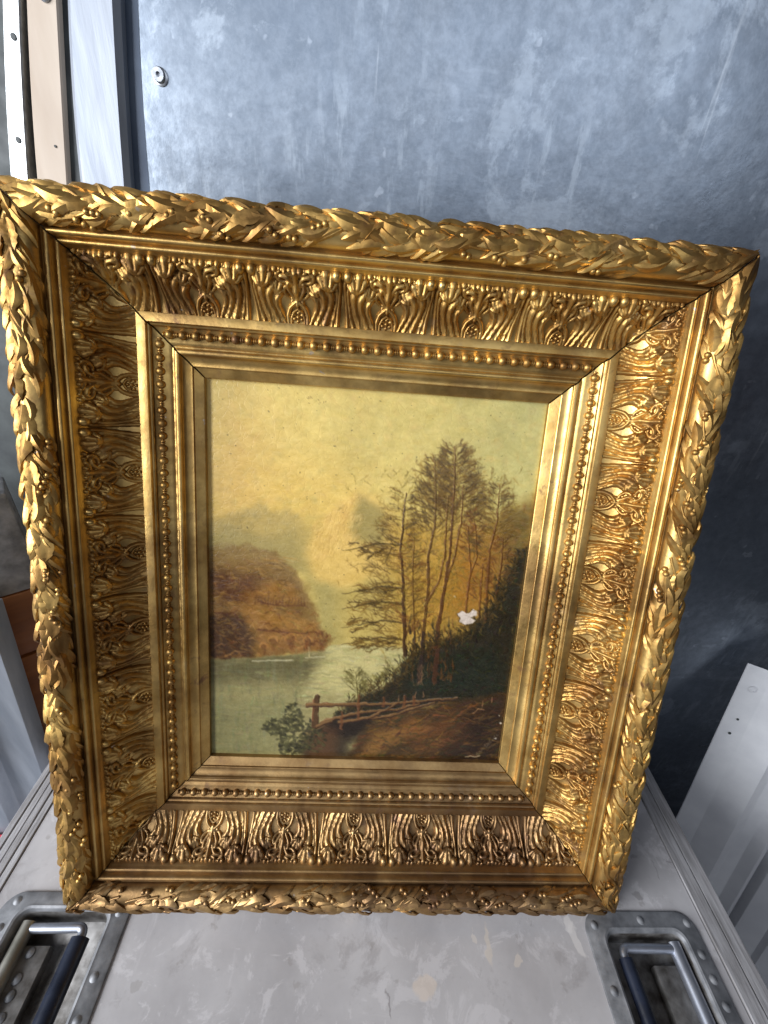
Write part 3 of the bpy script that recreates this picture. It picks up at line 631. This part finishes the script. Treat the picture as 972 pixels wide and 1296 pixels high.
# ---------------------------------------------------------------- the oil painting (flat artwork, painted stroke by stroke)
PW, PH = 560, 690
def paint_canvas():
    rng = np.random.default_rng(11)
    def homog(src, dst):
        A = []
        for (x, y), (u, v) in zip(src, dst):
            A.append([x, y, 1, 0, 0, 0, -u*x, -u*y, -u]); A.append([0, 0, 0, x, y, 1, -v*x, -v*y, -v])
        return np.linalg.svd(np.array(A))[2][-1].reshape(3, 3)
    HM = homog([(25, 35), (940, 108), (814, 1065), (46, 1050)], [(0, 0), (PW, 0), (PW, PH), (0, PH)])  # stroke coordinates are image crop pixels, rectified here onto the canvas
    def T(pts):
        p = np.asarray(pts, float).reshape(-1, 2)
        q = np.c_[p, np.ones(len(p))] @ HM.T
        return q[:, :2]/q[:, 2:]
    yy, xx = np.mgrid[0:PH, 0:PW].astype(float)
    def noise(sx, sy=None, seed=0):
        sy = sy or sx
        r = np.random.default_rng(seed)
        gx, gy = int(PW/sx)+3, int(PH/sy)+3
        g = r.random((gy, gx))
        fx, fy = xx/sx, yy/sy
        ix, iy = fx.astype(int), fy.astype(int)
        tx, ty = fx-ix, fy-iy
        tx = tx*tx*(3-2*tx); ty = ty*ty*(3-2*ty)
        return (g[iy, ix]*(1-tx)+g[iy, ix+1]*tx)*(1-ty)+(g[iy+1, ix]*(1-tx)+g[iy+1, ix+1]*tx)*ty
    def fbm(s, seed=0, asp=1.0, n=4):
        a = 0; w = 0
        for k in range(n):
            a = a+noise(max(s*asp/2**k, 1.2), max(s/2**k, 1.2), seed+k*17)/2**k; w += 1/2**k
        return a/w-0.5
    C = np.zeros((PH, PW, 3)); HT = np.zeros((PH, PW))
    col = lambda *c: np.array(c, float)
    def sm(a, b, x):
        t = np.clip((x-a)/(b-a+1e-9), 0, 1); return t*t*(3-2*t)
    def blend(c, m):
        C[:] = C*(1-m[..., None])+np.asarray(c)*m[..., None]
    def poly(pts, feather=4, warp=0, seed=0, ws=30):
        p = T(pts)
        X, Y = xx, yy
        if warp:
            X = xx+fbm(ws, seed)*2*warp; Y = yy+fbm(ws, seed+5)*2*warp
        ins = np.zeros(X.shape, bool); dist = np.full(X.shape, 1e9)
        for (x0, y0), (x1, y1) in zip(p, np.roll(p, -1, 0)):
            c = (y0 > Y) != (y1 > Y)
            ins ^= c & (X < (x1-x0)*(Y-y0)/((y1-y0) or 1e-9)+x0)
            dx, dy = x1-x0, y1-y0; L = dx*dx+dy*dy+1e-9
            t = np.clip(((X-x0)*dx+(Y-y0)*dy)/L, 0, 1)
            dist = np.minimum(dist, (X-x0-t*dx)**2+(Y-y0-t*dy)**2)
        d = np.sqrt(dist)*np.where(ins, 1, -1)
        return sm(-feather, feather, d)
    def stroke(p, w, c, a=1.0, h=0.0, canvas=False):
        p = np.asarray(p, float) if canvas else T(p)
        n = len(p)-1
        ws = np.linspace(w[0], w[1], n+1) if np.ndim(w) else np.full(n+1, w)
        for i in range(n):
            r = max(ws[i], ws[i+1])+1.5
            x0, x1 = int(max(min(p[i, 0], p[i+1, 0])-r, 0)), int(min(max(p[i, 0], p[i+1, 0])+r+1, PW))
            y0, y1 = int(max(min(p[i, 1], p[i+1, 1])-r, 0)), int(min(max(p[i, 1], p[i+1, 1])+r+1, PH))
            if x1 <= x0 or y1 <= y0: continue
            X = xx[y0:y1, x0:x1]; Y = yy[y0:y1, x0:x1]
            d = p[i+1]-p[i]; L = d@d+1e-9
            t = np.clip(((X-p[i, 0])*d[0]+(Y-p[i, 1])*d[1])/L, 0, 1)
            q = np.hypot(X-p[i, 0]-t*d[0], Y-p[i, 1]-t*d[1])
            rad = ws[i]+(ws[i+1]-ws[i])*t
            m = np.clip(rad+0.5-q, 0, 1)*np.minimum(1, rad/0.5)*a
            C[y0:y1, x0:x1] = C[y0:y1, x0:x1]*(1-m[..., None])+np.asarray(c)*m[..., None]
            if h: HT[y0:y1, x0:x1] = np.maximum(HT[y0:y1, x0:x1], m*h)
    def dabs(region, n, length, ang, w, cols, a=.5, h=.3, spread=.4):
        """short brush dabs scattered over a soft region mask"""
        ys, xs = np.nonzero(region > .5)
        if not len(xs): return
        k = rng.integers(0, len(xs), n)
        for j in k:
            t = ang+rng.normal(0, spread); l = length*rng.uniform(.5, 1.2)
            x, y = xs[j], ys[j]; c = cols[rng.integers(len(cols))]+rng.normal(0, 6, 3)
            stroke([(x-l*np.cos(t)/2, y-l*np.sin(t)/2), (x, y+rng.normal(0, 1)), (x+l*np.cos(t)/2, y+l*np.sin(t)/2)], (w*rng.uniform(.6, 1.2), w*.4), c, a*rng.uniform(.5, 1), h*rng.random(), True)
    u, v = xx/PW, yy/PH
    # sky: warm glow on the left, greener and cooler on the right
    C[:] = col(214, 186, 102)
    blend(col(198, 184, 108), sm(.35, 1.0, u))
    blend(col(226, 184, 92), .7*np.exp(-((u-.28)**2/.06+(v-.24)**2/.03)))
    blend(col(202, 184, 110), .6*np.exp(-((u-.5)**2/.1+(v-.10)**2/.02)))
    blend(col(214, 166, 92), .4*np.exp(-((u-.08)**2/.01+(v-.25)**2/.05)))
    blend(col(180, 174, 114), .55*sm(.62, 1, u)*sm(.45, .1, v))
    C += (fbm(60, 3)*26)[..., None]*col(1, .95, .7)+(fbm(9, 8, 1.5)*16)[..., None]
    dabs(v < .42, 1500, 20, .2, 3.0, [col(205, 178, 104), col(190, 170, 100), col(212, 172, 92), col(180, 168, 108)], .16, .25, 1.2)
    # far grey-green range on the left
    m = poly([(20, 440), (70, 415), (120, 405), (150, 395), (178, 370), (200, 392), (230, 405), (255, 398), (285, 418), (320, 450), (340, 560), (20, 560)], 9, 5, 2)
    blend(col(172, 148, 86), m*.75)
    blend(col(156, 138, 82), m*poly([(20, 470), (110, 440), (190, 470), (270, 455), (320, 520), (320, 580), (20, 580)], 18, 8, 4)*.8)
    for k in range(90):
        x = rng.uniform(70, 280); y = 375+abs(x-180)*.28+rng.uniform(0, 70)
        stroke([(x, y), (x+rng.uniform(-9, 5), y+rng.uniform(5, 14))], (1.2, .5), [col(188, 170, 118), col(112, 104, 66), col(160, 150, 108)][rng.integers(3)], .35, .4)
    # misty valley
    m = poly([(290, 440), (600, 470), (600, 790), (330, 770), (300, 600)], 40, 12, 7)
    blend(col(176, 152, 82), m*.75)
    blend(col(150, 138, 84), poly([(300, 560), (380, 560), (400, 760), (330, 760)], 25, 8, 9)*.6)
    # snow mountain with a grey shadow face
    m = poly([(300, 500), (330, 440), (370, 395), (405, 365), (432, 345), (470, 360), (500, 400), (540, 470), (560, 540), (400, 600), (320, 580)], 12, 6, 12)
    blend(col(222, 182, 98), m*.75)
    s = poly([(440, 352), (470, 372), (505, 400), (520, 450), (500, 490), (430, 480), (415, 450), (425, 410)], 11, 5, 14)
    blend(col(142, 128, 74), s*.75)
    for k in range(170):
        x = rng.uniform(320, 450); y = 350+abs(x-432)*.75+rng.uniform(0, 120)
        stroke([(x, y), (x-rng.uniform(2, 12), y+rng.uniform(6, 22))], (1.6, .6), [col(226, 190, 116), col(216, 172, 92), col(186, 146, 78)][rng.integers(3)], .38, .5)
    # right hillside behind the trees
    m = poly([(640, 560), (720, 500), (790, 420), (830, 395), (880, 370), (960, 350), (960, 700), (600, 760)], 16, 12, 21)
    blend(col(138, 108, 48), m*.85)
    m2 = poly([(800, 440), (850, 400), (960, 360), (960, 560), (830, 560)], 16, 12, 23)
    blend(col(98, 84, 40), m2*.7)
    dabs(m > .5, 420, 15, -.7, 3, [col(150, 108, 44), col(120, 92, 40), col(96, 72, 30), col(160, 122, 56)], .4, .3, .8)
    # warm glow between the trunks
    blend(col(176, 128, 44), .75*poly([(540, 430), (760, 420), (800, 640), (700, 700), (600, 760), (540, 740)], 45, 15, 25))
    blend(col(150, 92, 30), .5*poly([(690, 460), (830, 460), (800, 640), (690, 660)], 30, 12, 27))
    def soft(n):
        for _ in range(n):
            C[1:-1] = (C[:-2]+2*C[1:-1]+C[2:])/4; C[:, 1:-1] = (C[:, :-2]+2*C[:, 1:-1]+C[:, 2:])/4
    soft(7)
    # left hill
    hill = poly([(10, 505), (60, 497), (140, 494), (195, 506), (235, 526), (268, 556), (296, 594), (314, 634), (328, 674), (346, 708), (372, 738), (352, 772), (250, 785), (160, 790), (10, 802)], 8, 10, 31, 18)
    blend(col(110, 80, 40), hill*.95)
    blend(col(128, 94, 48), hill*poly([(40, 520), (160, 500), (240, 560), (130, 560)], 20, 8, 33)*.7)
    blend(col(98, 70, 38), hill*poly([(190, 500), (250, 530), (300, 600), (308, 650), (270, 620), (225, 560)], 12, 5, 35)*.8)
    blend(col(84, 50, 28), hill*poly([(50, 560), (160, 575), (190, 640), (120, 650), (50, 620)], 16, 9, 37)*.85)
    blend(col(150, 102, 42), hill*poly([(130, 610), (250, 575), (300, 640), (250, 650), (140, 660)], 13, 8, 39)*.6)
    blend(col(154, 108, 48), hill*poly([(55, 670), (130, 650), (330, 690), (340, 720), (200, 720), (110, 680)], 10, 6, 41)*.75)
    blend(col(138, 96, 50), hill*poly([(170, 700), (340, 725), (340, 770), (180, 780)], 10, 6, 43)*.8)
    blend(col(60, 38, 24), hill*poly([(20, 690), (90, 664), (140, 690), (160, 740), (160, 796), (20, 800)], 12, 8, 45)*.85)
    dabs(hill > .6, 520, 14, .25, 2.0, [col(142, 100, 48), col(106, 74, 38), col(80, 50, 28), col(126, 94, 46), col(160, 120, 58)], .38, .6, .5)
    blend(col(160, 134, 78), hill*poly([(20, 480), (220, 480), (320, 600), (320, 690), (280, 600), (200, 540), (20, 525)], 26, 8, 47)*.62)
    for k in range(46):
        x = rng.uniform(50, 250); y = 520+rng.uniform(0, 130); l = rng.uniform(20, 60)
        stroke([(x, y), (x+l*.5, y+rng.normal(2, 4)), (x+l, y+l*.25+rng.normal(0, 4))], (1.5, .6), [col(152, 112, 54), col(84, 56, 30), col(126, 90, 44), col(172, 126, 58)][rng.integers(4)], .4, .5)
    for k in range(40):
        x = rng.uniform(60, 320); y = rng.uniform(655, 785); l = rng.uniform(8, 26)
        stroke([(x, y), (x+l*.5, y-rng.uniform(0, 8)), (x+l, y+rng.uniform(0, 8))], (1.6, .6), [col(168, 116, 54), col(74, 42, 26), col(132, 84, 40), col(178, 130, 70)][rng.integers(4)], .45, .6)
    for a, b in (((180, 640), (300, 650)), ((175, 712), (330, 720)), ((60, 668), (120, 664)), ((110, 672), (135, 690))):
        stroke([a, ((a[0]+b[0])/2, (a[1]+b[1])/2+6), b], (1.5, .8), col(70, 34, 22), .6)
    for x in np.arange(168, 300, 8): stroke([(x, 648+rng.normal(0, 3)), (x+1, 628+rng.normal(0, 7))], (1.2, .5), col(76, 44, 26), .6)
    for cx, cy, r in ((262, 742, 15), (215, 745, 12), (305, 745, 11), (190, 760, 9)):
        t = np.linspace(np.pi, 2*np.pi, 9); stroke(np.c_[cx+r*np.cos(t), cy+r*1.2*np.sin(t)], 1.6, col(172, 120, 62), .45, .5)
        stroke([(cx, cy), (cx+1, cy+20)], (r*.5, r*.25), col(92, 54, 30), .4)
    for k in range(60):
        x = rng.uniform(290, 366); y = rng.uniform(722, 772)
        stroke([(x, y), (x+rng.normal(0, 5), y-rng.uniform(2, 12))], (1.3, .4), [col(86, 46, 24), col(120, 66, 30), col(70, 44, 24)][rng.integers(3)], .6)
    # lake
    lake = poly([(-10, 795), (160, 790), (350, 772), (362, 752), (440, 755), (560, 760), (600, 860), (520, 880), (470, 990), (420, 1100), (-10, 1100)], 3, 2, 51)
    blend(col(150, 138, 90), lake)
    blend(col(88, 80, 50), lake*poly([(-10, 790), (345, 775), (330, 850), (-10, 860)], 22, 6, 53)*.85)
    blend(col(196, 182, 120), lake*poly([(360, 752), (560, 756), (560, 860), (430, 890), (310, 880), (330, 820)], 18, 8, 55)*.8)
    blend(col(128, 122, 78), lake*poly([(-10, 920), (280, 890), (230, 1080), (-10, 1080)], 40, 8, 57)*.85)
    dabs(lake > .6, 650, 26, 0, 1.6, [col(130, 122, 80), col(108, 104, 68), col(150, 142, 94)], .3, .3, .08)
    dabs(lake*(u > .30)*(v < .85) > .6, 240, 13, 0, 1.4, [col(188, 178, 122), col(170, 162, 108)], .5, .6, .1)
    dabs(lake*(u < .3) > .6, 150, 30, 1.57, 2.4, [col(104, 106, 74), col(92, 92, 62), col(124, 128, 92)], .25, .2, .1)
    stroke([(160, 797), (265, 796)], 1.0, col(196, 186, 146), .85, .8); stroke([(300, 788), (352, 785)], .9, col(190, 178, 134), .8, .8)
    stroke([(308, 760), (312, 785)], .8, col(190, 170, 120), .8, .6); stroke([(395, 758), (470, 757)], 1.1, col(200, 192, 140), .6, .5)
    soft(1)
    C[:] += (fbm(7, 401, 1.6)*20+fbm(3, 411, 1, 2)*8)[..., None]*col(1, .92, .65)
    # dark wooded bank
    bank = poly([(330, 985), (400, 930), (450, 890), (520, 850), (560, 815), (590, 770), (640, 745), (700, 735), (740, 700), (775, 670), (796, 625), (826, 565), (862, 505), (960, 430), (960, 930), (640, 915), (560, 930), (420, 1000)], 6, 11, 61, 16)
    blend(col(40, 34, 20), bank)
    blend(col(30, 36, 26), bank*poly([(560, 800), (800, 760), (830, 890), (560, 880)], 20, 10, 63)*.7)
    dabs(bank > .7, 900, 12, -.9, 1.5, [col(46, 42, 22), col(30, 30, 20), col(58, 48, 24), col(24, 20, 16), col(44, 52, 34)], .5, .6, .9)
    # far side of the bank: feathery trees
    def twig(x, y, ang, l, c, w=.9, n=6, a=.7):
        x1, y1 = x+l*np.cos(ang), y-l*np.sin(ang)
        bx, by = (x+x1)/2+rng.normal(0, l*.05), (y+y1)/2+rng.normal(0, l*.05)
        stroke([(x, y), (bx, by), (x1, y1)], (w, .4), c, a, .5)
        for k in range(n):
            t = rng.uniform(.25, 1); s = rng.choice((-1, 1))
            xa, ya = x+(x1-x)*t, y+(y1-y)*t; aa = ang+s*rng.uniform(.35, .9); ll = l*rng.uniform(.18, .4)
            stroke([(xa, ya), (xa+ll*np.cos(aa), ya-ll*np.sin(aa))], (w*.8, .35), c, a*rng.uniform(.5, 1), .4)
    dk = [col(80, 58, 22), col(100, 74, 28), col(116, 86, 34), col(62, 46, 20)]
    br = [col(98, 58, 22), col(118, 72, 26), col(84, 50, 20)]
    def tree(tr, y0, y1, spread, n, up, cs, w=(3, .8), tc=None, ln=(26, 52), left=1., right=1.):
        tr = np.array(tr, float)
        stroke(tr, w, tc if tc is not None else cs[0], .9, .8)
        for k in range(int(n*1.7)):
            y = rng.uniform(y1, y0)
            i = np.argsort(tr[:, 1]); x = np.interp(y, tr[i, 1], tr[i, 0])
            s = rng.choice((-1, 1)); f = left if s < 0 else right
            prof = .45+.75*np.clip((y-y1)/(y0-y1)*1.8, 0, 1)
            ang = (up+rng.normal(0, .25)); ang = ang if s > 0 else np.pi-ang
            l = rng.uniform(*ln)*1.15*prof*f
            sx = x+s*rng.uniform(0, spread*1.35)*prof*f
            twig(sx, y-rng.uniform(0, 8), ang, l, cs[rng.integers(len(cs))], .9, 6, rng.uniform(.25, .65))
    gl = [col(150, 118, 46), col(132, 102, 40), col(116, 86, 34), col(102, 74, 30)]
    for k in range(900):                                            # golden-brown feathery mass
        j = rng.integers(9); cx, cy, sx, sy = [(560, 470, 26, 70), (548, 640, 46, 70), (640, 330, 22, 40), (690, 300, 26, 40), (705, 360, 30, 40), (650, 560, 46, 90), (740, 500, 34, 60), (800, 410, 20, 50), (790, 560, 30, 50)][j]
        x, y = rng.normal(cx, sx), rng.normal(cy, sy); y = max(y, 245+abs(x-690)*.55)
        twig(x, y, np.pi/2+rng.normal(0, .8)+(.7 if x < cx else -.7), rng.uniform(12, 30), gl[rng.integers(4)], 1.1, 6, .34)
    lt = [col(126, 104, 40), col(142, 112, 44), col(112, 92, 38)]
    for k in range(620):                                            # loose olive haze of leaves behind the trunks
        x = rng.normal(650, 85); y = rng.uniform(300, 740)
        twig(x, y, rng.uniform(.4, 2.7), rng.uniform(10, 26), lt[rng.integers(3)], 1.0, 5, .32)
    tree([(562, 780), (558, 690), (556, 590), (548, 500), (556, 420), (562, 350)], 740, 345, 30, 120, .35, dk, (3.6, .8), col(60, 38, 18), (24, 50), 1.25, .7)
    for k in range(64):                                             # drooping left boughs
        y = rng.choice((490, 500, 600, 640, 690, 745))+rng.normal(0, 9); x = rng.uniform(430, 545)
        twig(x, y+abs(x-550)*.06, np.pi+rng.normal(.1, .3), rng.uniform(18, 44), dk[rng.integers(4)], 1.1, 7, .75)
    for y in (495, 610, 650, 700, 745): stroke([(552, y-6), (500, y-12), (440, y), (395, y+8)], (1.8, .5), col(60, 46, 20), .7, .5)
    tree([(606, 780), (612, 690), (622, 600), (620, 520), (638, 440), (640, 350), (636, 262)], 480, 262, 24, 80, .75, dk, (3.4, .8), col(84, 56, 24), (18, 38))
    tree([(612, 650), (648, 590), (664, 520), (668, 420), (672, 360)], 420, 350, 10, 14, .9, br, (2.2, .8), col(98, 64, 28), (12, 24))
    tree([(640, 760), (652, 680), (664, 600), (676, 520), (684, 420), (688, 330), (690, 226)], 440, 226, 34, 130, .7, dk, (3.8, .8), col(82, 50, 24), (20, 42))
    tree([(664, 600), (690, 520), (706, 430), (712, 330)], 420, 270, 26, 60, .6, dk, (2.2, .7), col(92, 58, 26), (18, 40))
    tree([(718, 690), (724, 620), (732, 560), (726, 480), (724, 430)], 520, 420, 10, 20, .8, br, (2.0, .7), col(104, 62, 26), (12, 24))
    tree([(730, 570), (748, 520), (744, 450), (738, 410)], 470, 400, 10, 18, .8, br, (1.6, .6), col(110, 68, 28), (12, 24))
    tree([(772, 690), (776, 600), (782, 500), (800, 430), (806, 330)], 520, 330, 20, 70, .55, dk, (2.6, .7), col(92, 56, 24), (18, 40))
    tree([(755, 680), (760, 600), (764, 540)], 640, 530, 10, 20, .7, br, (2.0, .7), col(92, 54, 22), (12, 26))
    tree([(800, 620), (812, 540), (816, 470)], 600, 470, 12, 30, .7, br, (2.0, .7), col(84, 48, 20), (14, 28))
    tree([(590, 770), (584, 680), (580, 560), (584, 470)], 700, 470, 20, 50, .5, lt+br, (1.8, .6), col(92, 62, 24), (16, 34))
    for k in range(150):                                            # red undergrowth at the foot of the trunks
        x = rng.uniform(560, 690); y = rng.uniform(690, 860)
        stroke([(x, y), (x+rng.normal(0, 4), y-rng.uniform(8, 30))], (1.6, .5), [col(84, 48, 22), col(50, 32, 18), col(98, 62, 26), col(36, 34, 26)][rng.integers(4)], .6, .5)
    for x, c in ((606, col(48, 34, 28)), (646, col(72, 42, 26))): stroke([(x-6, 850), (x, 780), (x+4, 720)], (5, 3), c, .75, .6)
    for k in range(9): stroke([(600+rng.normal(0, 12), 860), (604+rng.normal(0, 10), 835), (606+rng.normal(0, 8), 805)], (.9, .5), col(130, 98, 66), .4, .5)
    for k in range(120):                                            # light grassy fringe against the water
        x = rng.uniform(440, 580); y = 880-(x-440)*.55+rng.normal(0, 10)
        twig(x, y, rng.uniform(.6, 2.6), rng.uniform(8, 26), [col(90, 78, 38), col(60, 54, 28), col(120, 108, 54)][rng.integers(3)], .8, 4, .6)
    for k in range(50): twig(rng.uniform(440, 560), rng.uniform(735, 760), np.pi+rng.normal(0, .4), rng.uniform(14, 30), dk[rng.integers(4)], 1.0, 5, .6)
    for k in range(700):                                            # broken leafy edge of the bank
        i = rng.integers(0, 11); e = np.array([(400, 930), (450, 890), (520, 850), (560, 815), (590, 770), (640, 745), (700, 735), (740, 700), (775, 670), (796, 625), (826, 565), (870, 500)], float)
        q = e[i]+(e[i+1]-e[i])*rng.random()+rng.normal(0, 11, 2)
        twig(q[0], q[1]+6, rng.uniform(.5, 2.6), rng.uniform(6, 20), [col(48, 38, 20), col(66, 50, 22), col(36, 32, 20), col(84, 62, 26)][rng.integers(4)], 1.1, 4, .55)
    # foreground earth
    earth = poly([(400, 1090), (425, 1010), (470, 960), (560, 925), (640, 905), (740, 895), (960, 870), (960, 1110), (380, 1110)], 9, 9, 71)
    blend(col(68, 48, 26), earth)
    blend(col(38, 25, 17), earth*poly([(690, 930), (960, 850), (960, 1110), (640, 1110)], 55, 14, 73)*.9)
    blend(col(134, 94, 44), earth*poly([(430, 1060), (490, 985), (590, 955), (640, 985), (560, 1000), (490, 1045)], 14, 9, 75)*.85)
    blend(col(116, 68, 32), earth*poly([(560, 960), (700, 930), (720, 1000), (600, 1040)], 30, 12, 77)*.5)
    blend(col(34, 24, 18), poly([(300, 1000), (360, 960), (440, 940), (470, 965), (420, 1020), (400, 1090), (270, 1090)], 14, 9, 79)*.8)
    blend(col(96, 62, 36), poly([(300, 985), (345, 960), (390, 985), (380, 1050), (310, 1070)], 16, 9, 80)*.6)
    dabs(earth > .6, 520, 22, -.25, 2.2, [col(104, 68, 30), col(66, 44, 24), col(130, 92, 44), col(48, 36, 20), col(86, 62, 30), col(50, 46, 26)], .42, .6, .45)
    # bush by the water
    for k in range(420):
        t = rng.uniform(0, 2*np.pi); r = np.sqrt(rng.random())
        cx, cy, rx, ry = [(225, 975, 38, 22), (270, 945, 26, 34), (275, 1000, 50, 36), (320, 1000, 40, 44), (265, 1030, 34, 20)][rng.integers(5)]
        x, y = cx+rx*r*np.cos(t), cy+ry*r*np.sin(t)
        stroke([(x, y), (x+rng.normal(0, 6), y-rng.uniform(0, 7))], (2.9, 1.0), [col(48, 46, 26), col(62, 58, 32), col(76, 72, 40), col(36, 34, 22)][rng.integers(4)], .55, .5)
    # sapling and rail fence
    tree([(438, 905), (436, 870), (432, 825)], 885, 825, 8, 26, .8, [col(96, 86, 42), col(78, 70, 36)], (1.4, .5), None, (14, 30))
    wood = col(108, 80, 46); woodd = col(76, 52, 30)
    stroke([(326, 968), (327, 925), (330, 892)], (6.5, 5), woodd, .95, 1); stroke([(320, 955), (322, 900)], (2, 1.5), col(124, 78, 48), .6, 1)
    for pts, w in (([(305, 912), (360, 911), (440, 910), (540, 908), (640, 897), (700, 893)], (3.6, 1.6)), ([(345, 958), (390, 945), (450, 930), (540, 924), (600, 908)], (3.2, 1.6)),
                   ([(390, 958), (450, 948), (520, 942), (570, 925), (640, 905)], (3.4, 1.4)), ([(470, 945), (510, 925), (545, 905)], (2.4, 1.4)), ([(330, 968), (370, 955)], (3, 2))):
        p = np.array(pts, float); stroke(p+[0, 3], w, col(54, 28, 18), .8, .4); stroke(p, w, wood, .9, 1); stroke(p-[0, 1.4], (w[0]*.4, .4), col(152, 106, 66), .5, 1)
    for x, y, l in ((440, 948, 60), (396, 975, 42), (505, 915, 22), (560, 915, 26), (585, 912, 22)): stroke([(x, y), (x+1, y-l)], (3, 2), col(106, 66, 38), .8, .9)
    for x, y in ((545, 900), (590, 893), (610, 890), (765, 915), (790, 905)): stroke([(x, y), (x+2, y-14)], (1.2, .6), col(170, 120, 84), .7, .6)
    stroke([(740, 933), (755, 922), (770, 925)], (1.6, .8), col(160, 116, 76), .8, .8); stroke([(640, 940), (670, 940)], (2, .8), col(150, 84, 48), .5, .5)
    # signature (an illegible slanting flourish) and flecks
    sg = col(186, 168, 134)
    stroke([(722, 1050), (735, 1047), (748, 1050), (760, 1046)], 1.0, sg, .8, .5)
    x, y = 752., 1044.
    for k in range(9):
        stroke([(x, y), (x+rng.uniform(1, 3), y-rng.uniform(3, 10)), (x+4.5, y-1), (x+7, y-rng.uniform(3, 7))], .5, sg*.75, .5, .4); x += 6.3; y -= 6.2
    for x, y, r in ((812, 960, 1.8), (810, 940, 1), (690, 585+40, .9), (800, 1000, 1)): stroke([(x, y), (x+1, y+1)], r, col(214, 206, 190), .9, .6)
    # loss of paint: bare white ground showing
    ch = poly([(698, 672), (712, 664), (728, 668), (742, 658), (752, 664), (748, 678), (732, 682), (746, 690), (738, 697), (716, 699), (703, 692), (708, 682)], 1.0, 3, 91, 7)
    blend(col(70, 52, 36), np.clip(np.roll(ch, 1, 0)+np.roll(ch, -2, 1), 0, 1)*.5); blend(col(208, 192, 176)+fbm(4, 95)[..., None]*60, ch); HT[:] = np.where(ch > .4, -.6, HT)
    # soft, hand-dragged edges: the whole picture is slightly pushed about and blended
    def pushed(A, dx, dy):
        X = np.clip(xx+dx, 0, PW-1.001); Y = np.clip(yy+dy, 0, PH-1.001); ix, iy = X.astype(int), Y.astype(int); fx, fy = (X-ix)[..., None], (Y-iy)[..., None]
        return (A[iy, ix]*(1-fx)+A[iy, np.minimum(ix+1, PW-1)]*fx)*(1-fy)+(A[np.minimum(iy+1, PH-1), ix]*(1-fx)+A[np.minimum(iy+1, PH-1), np.minimum(ix+1, PW-1)]*fx)*fy
    C[:] = pushed(C, fbm(9, 301)*5.5, fbm(9, 307)*5.5)
    C[:] = (C*2+pushed(C, .9, .3)+pushed(C, -.9, -.3)+pushed(C, .2, .9)+pushed(C, -.2, -.9))/6
    # age: specks, craquelure grain, yellow varnish
    for k in range(170):
        x, y = rng.uniform(0, PW), rng.uniform(0, PH*.62); r = rng.choice((.5, .7, 1.0), p=(.6, .3, .1))
        stroke([(x, y), (x+rng.normal(0, 1.2), y+rng.normal(0, .6))], r, C[int(y), int(x)]*.55, .7, 0, True)
    for k in range(16):
        x, y = rng.normal(.30*PW, 13), rng.normal(.035*PH, 6); stroke([(x, y), (x+rng.normal(0, 1.2), y+rng.normal(0, 1.2))], .5, col(96, 70, 30), .5, 0, True)
    C[:] += (fbm(3, 99, 1, 2)*11+fbm(5, 77, 3, 2)*7)[..., None]
    return np.clip(C, 4, 250)/255., HT+fbm(3, 5, 2.5, 2)*.35
def canvas_mesh():
    C, HT = paint_canvas()
    lin = np.where(C <= .04045, C/12.92, ((C+.055)/1.055)**2.4)
    hw, hh = U*1.02, U*HB*1.016
    x, y = np.meshgrid(np.linspace(-hw, hw, PW), np.linspace(hh, -hh, PH))
    z = HT*.00042
    co = np.stack([x, y, z], -1).reshape(-1, 3).astype(np.float32)
    idx = np.arange(PW*PH).reshape(PH, PW)
    q = np.stack([idx[:-1, :-1], idx[1:, :-1], idx[1:, 1:], idx[:-1, 1:]], -1).reshape(-1, 4).astype(np.int32)
    me = bpy.data.meshes.new('canvas')
    me.vertices.add(len(co)); me.vertices.foreach_set('co', co.ravel())
    me.loops.add(q.size); me.loops.foreach_set('vertex_index', q.ravel())
    me.polygons.add(len(q)); me.polygons.foreach_set('loop_start', np.arange(0, q.size, 4, dtype=np.int32)); me.polygons.foreach_set('loop_total', np.full(len(q), 4, np.int32))
    me.polygons.foreach_set('use_smooth', np.ones(len(q), bool))
    me.update(calc_edges=True)
    at = me.color_attributes.new('paint', 'FLOAT_COLOR', 'POINT')
    at.data.foreach_set('color', np.c_[lin.reshape(-1, 3), np.ones(PW*PH)].astype(np.float32).ravel())
    me.materials.append(M['paint'])
    return me
cv = link('canvas', canvas_mesh(), frame, (0, 0, -.0022))
cv['label'] = 'old oil landscape of a mountain lake, tall bare trees and a rail fence'
link('backing_board', bm_mesh('backing_board', box_bm(-U*1.05, U*1.05, -U*HB*1.04, U*HB*1.04, -.012, -.0040, .0005), M['beige']), frame)
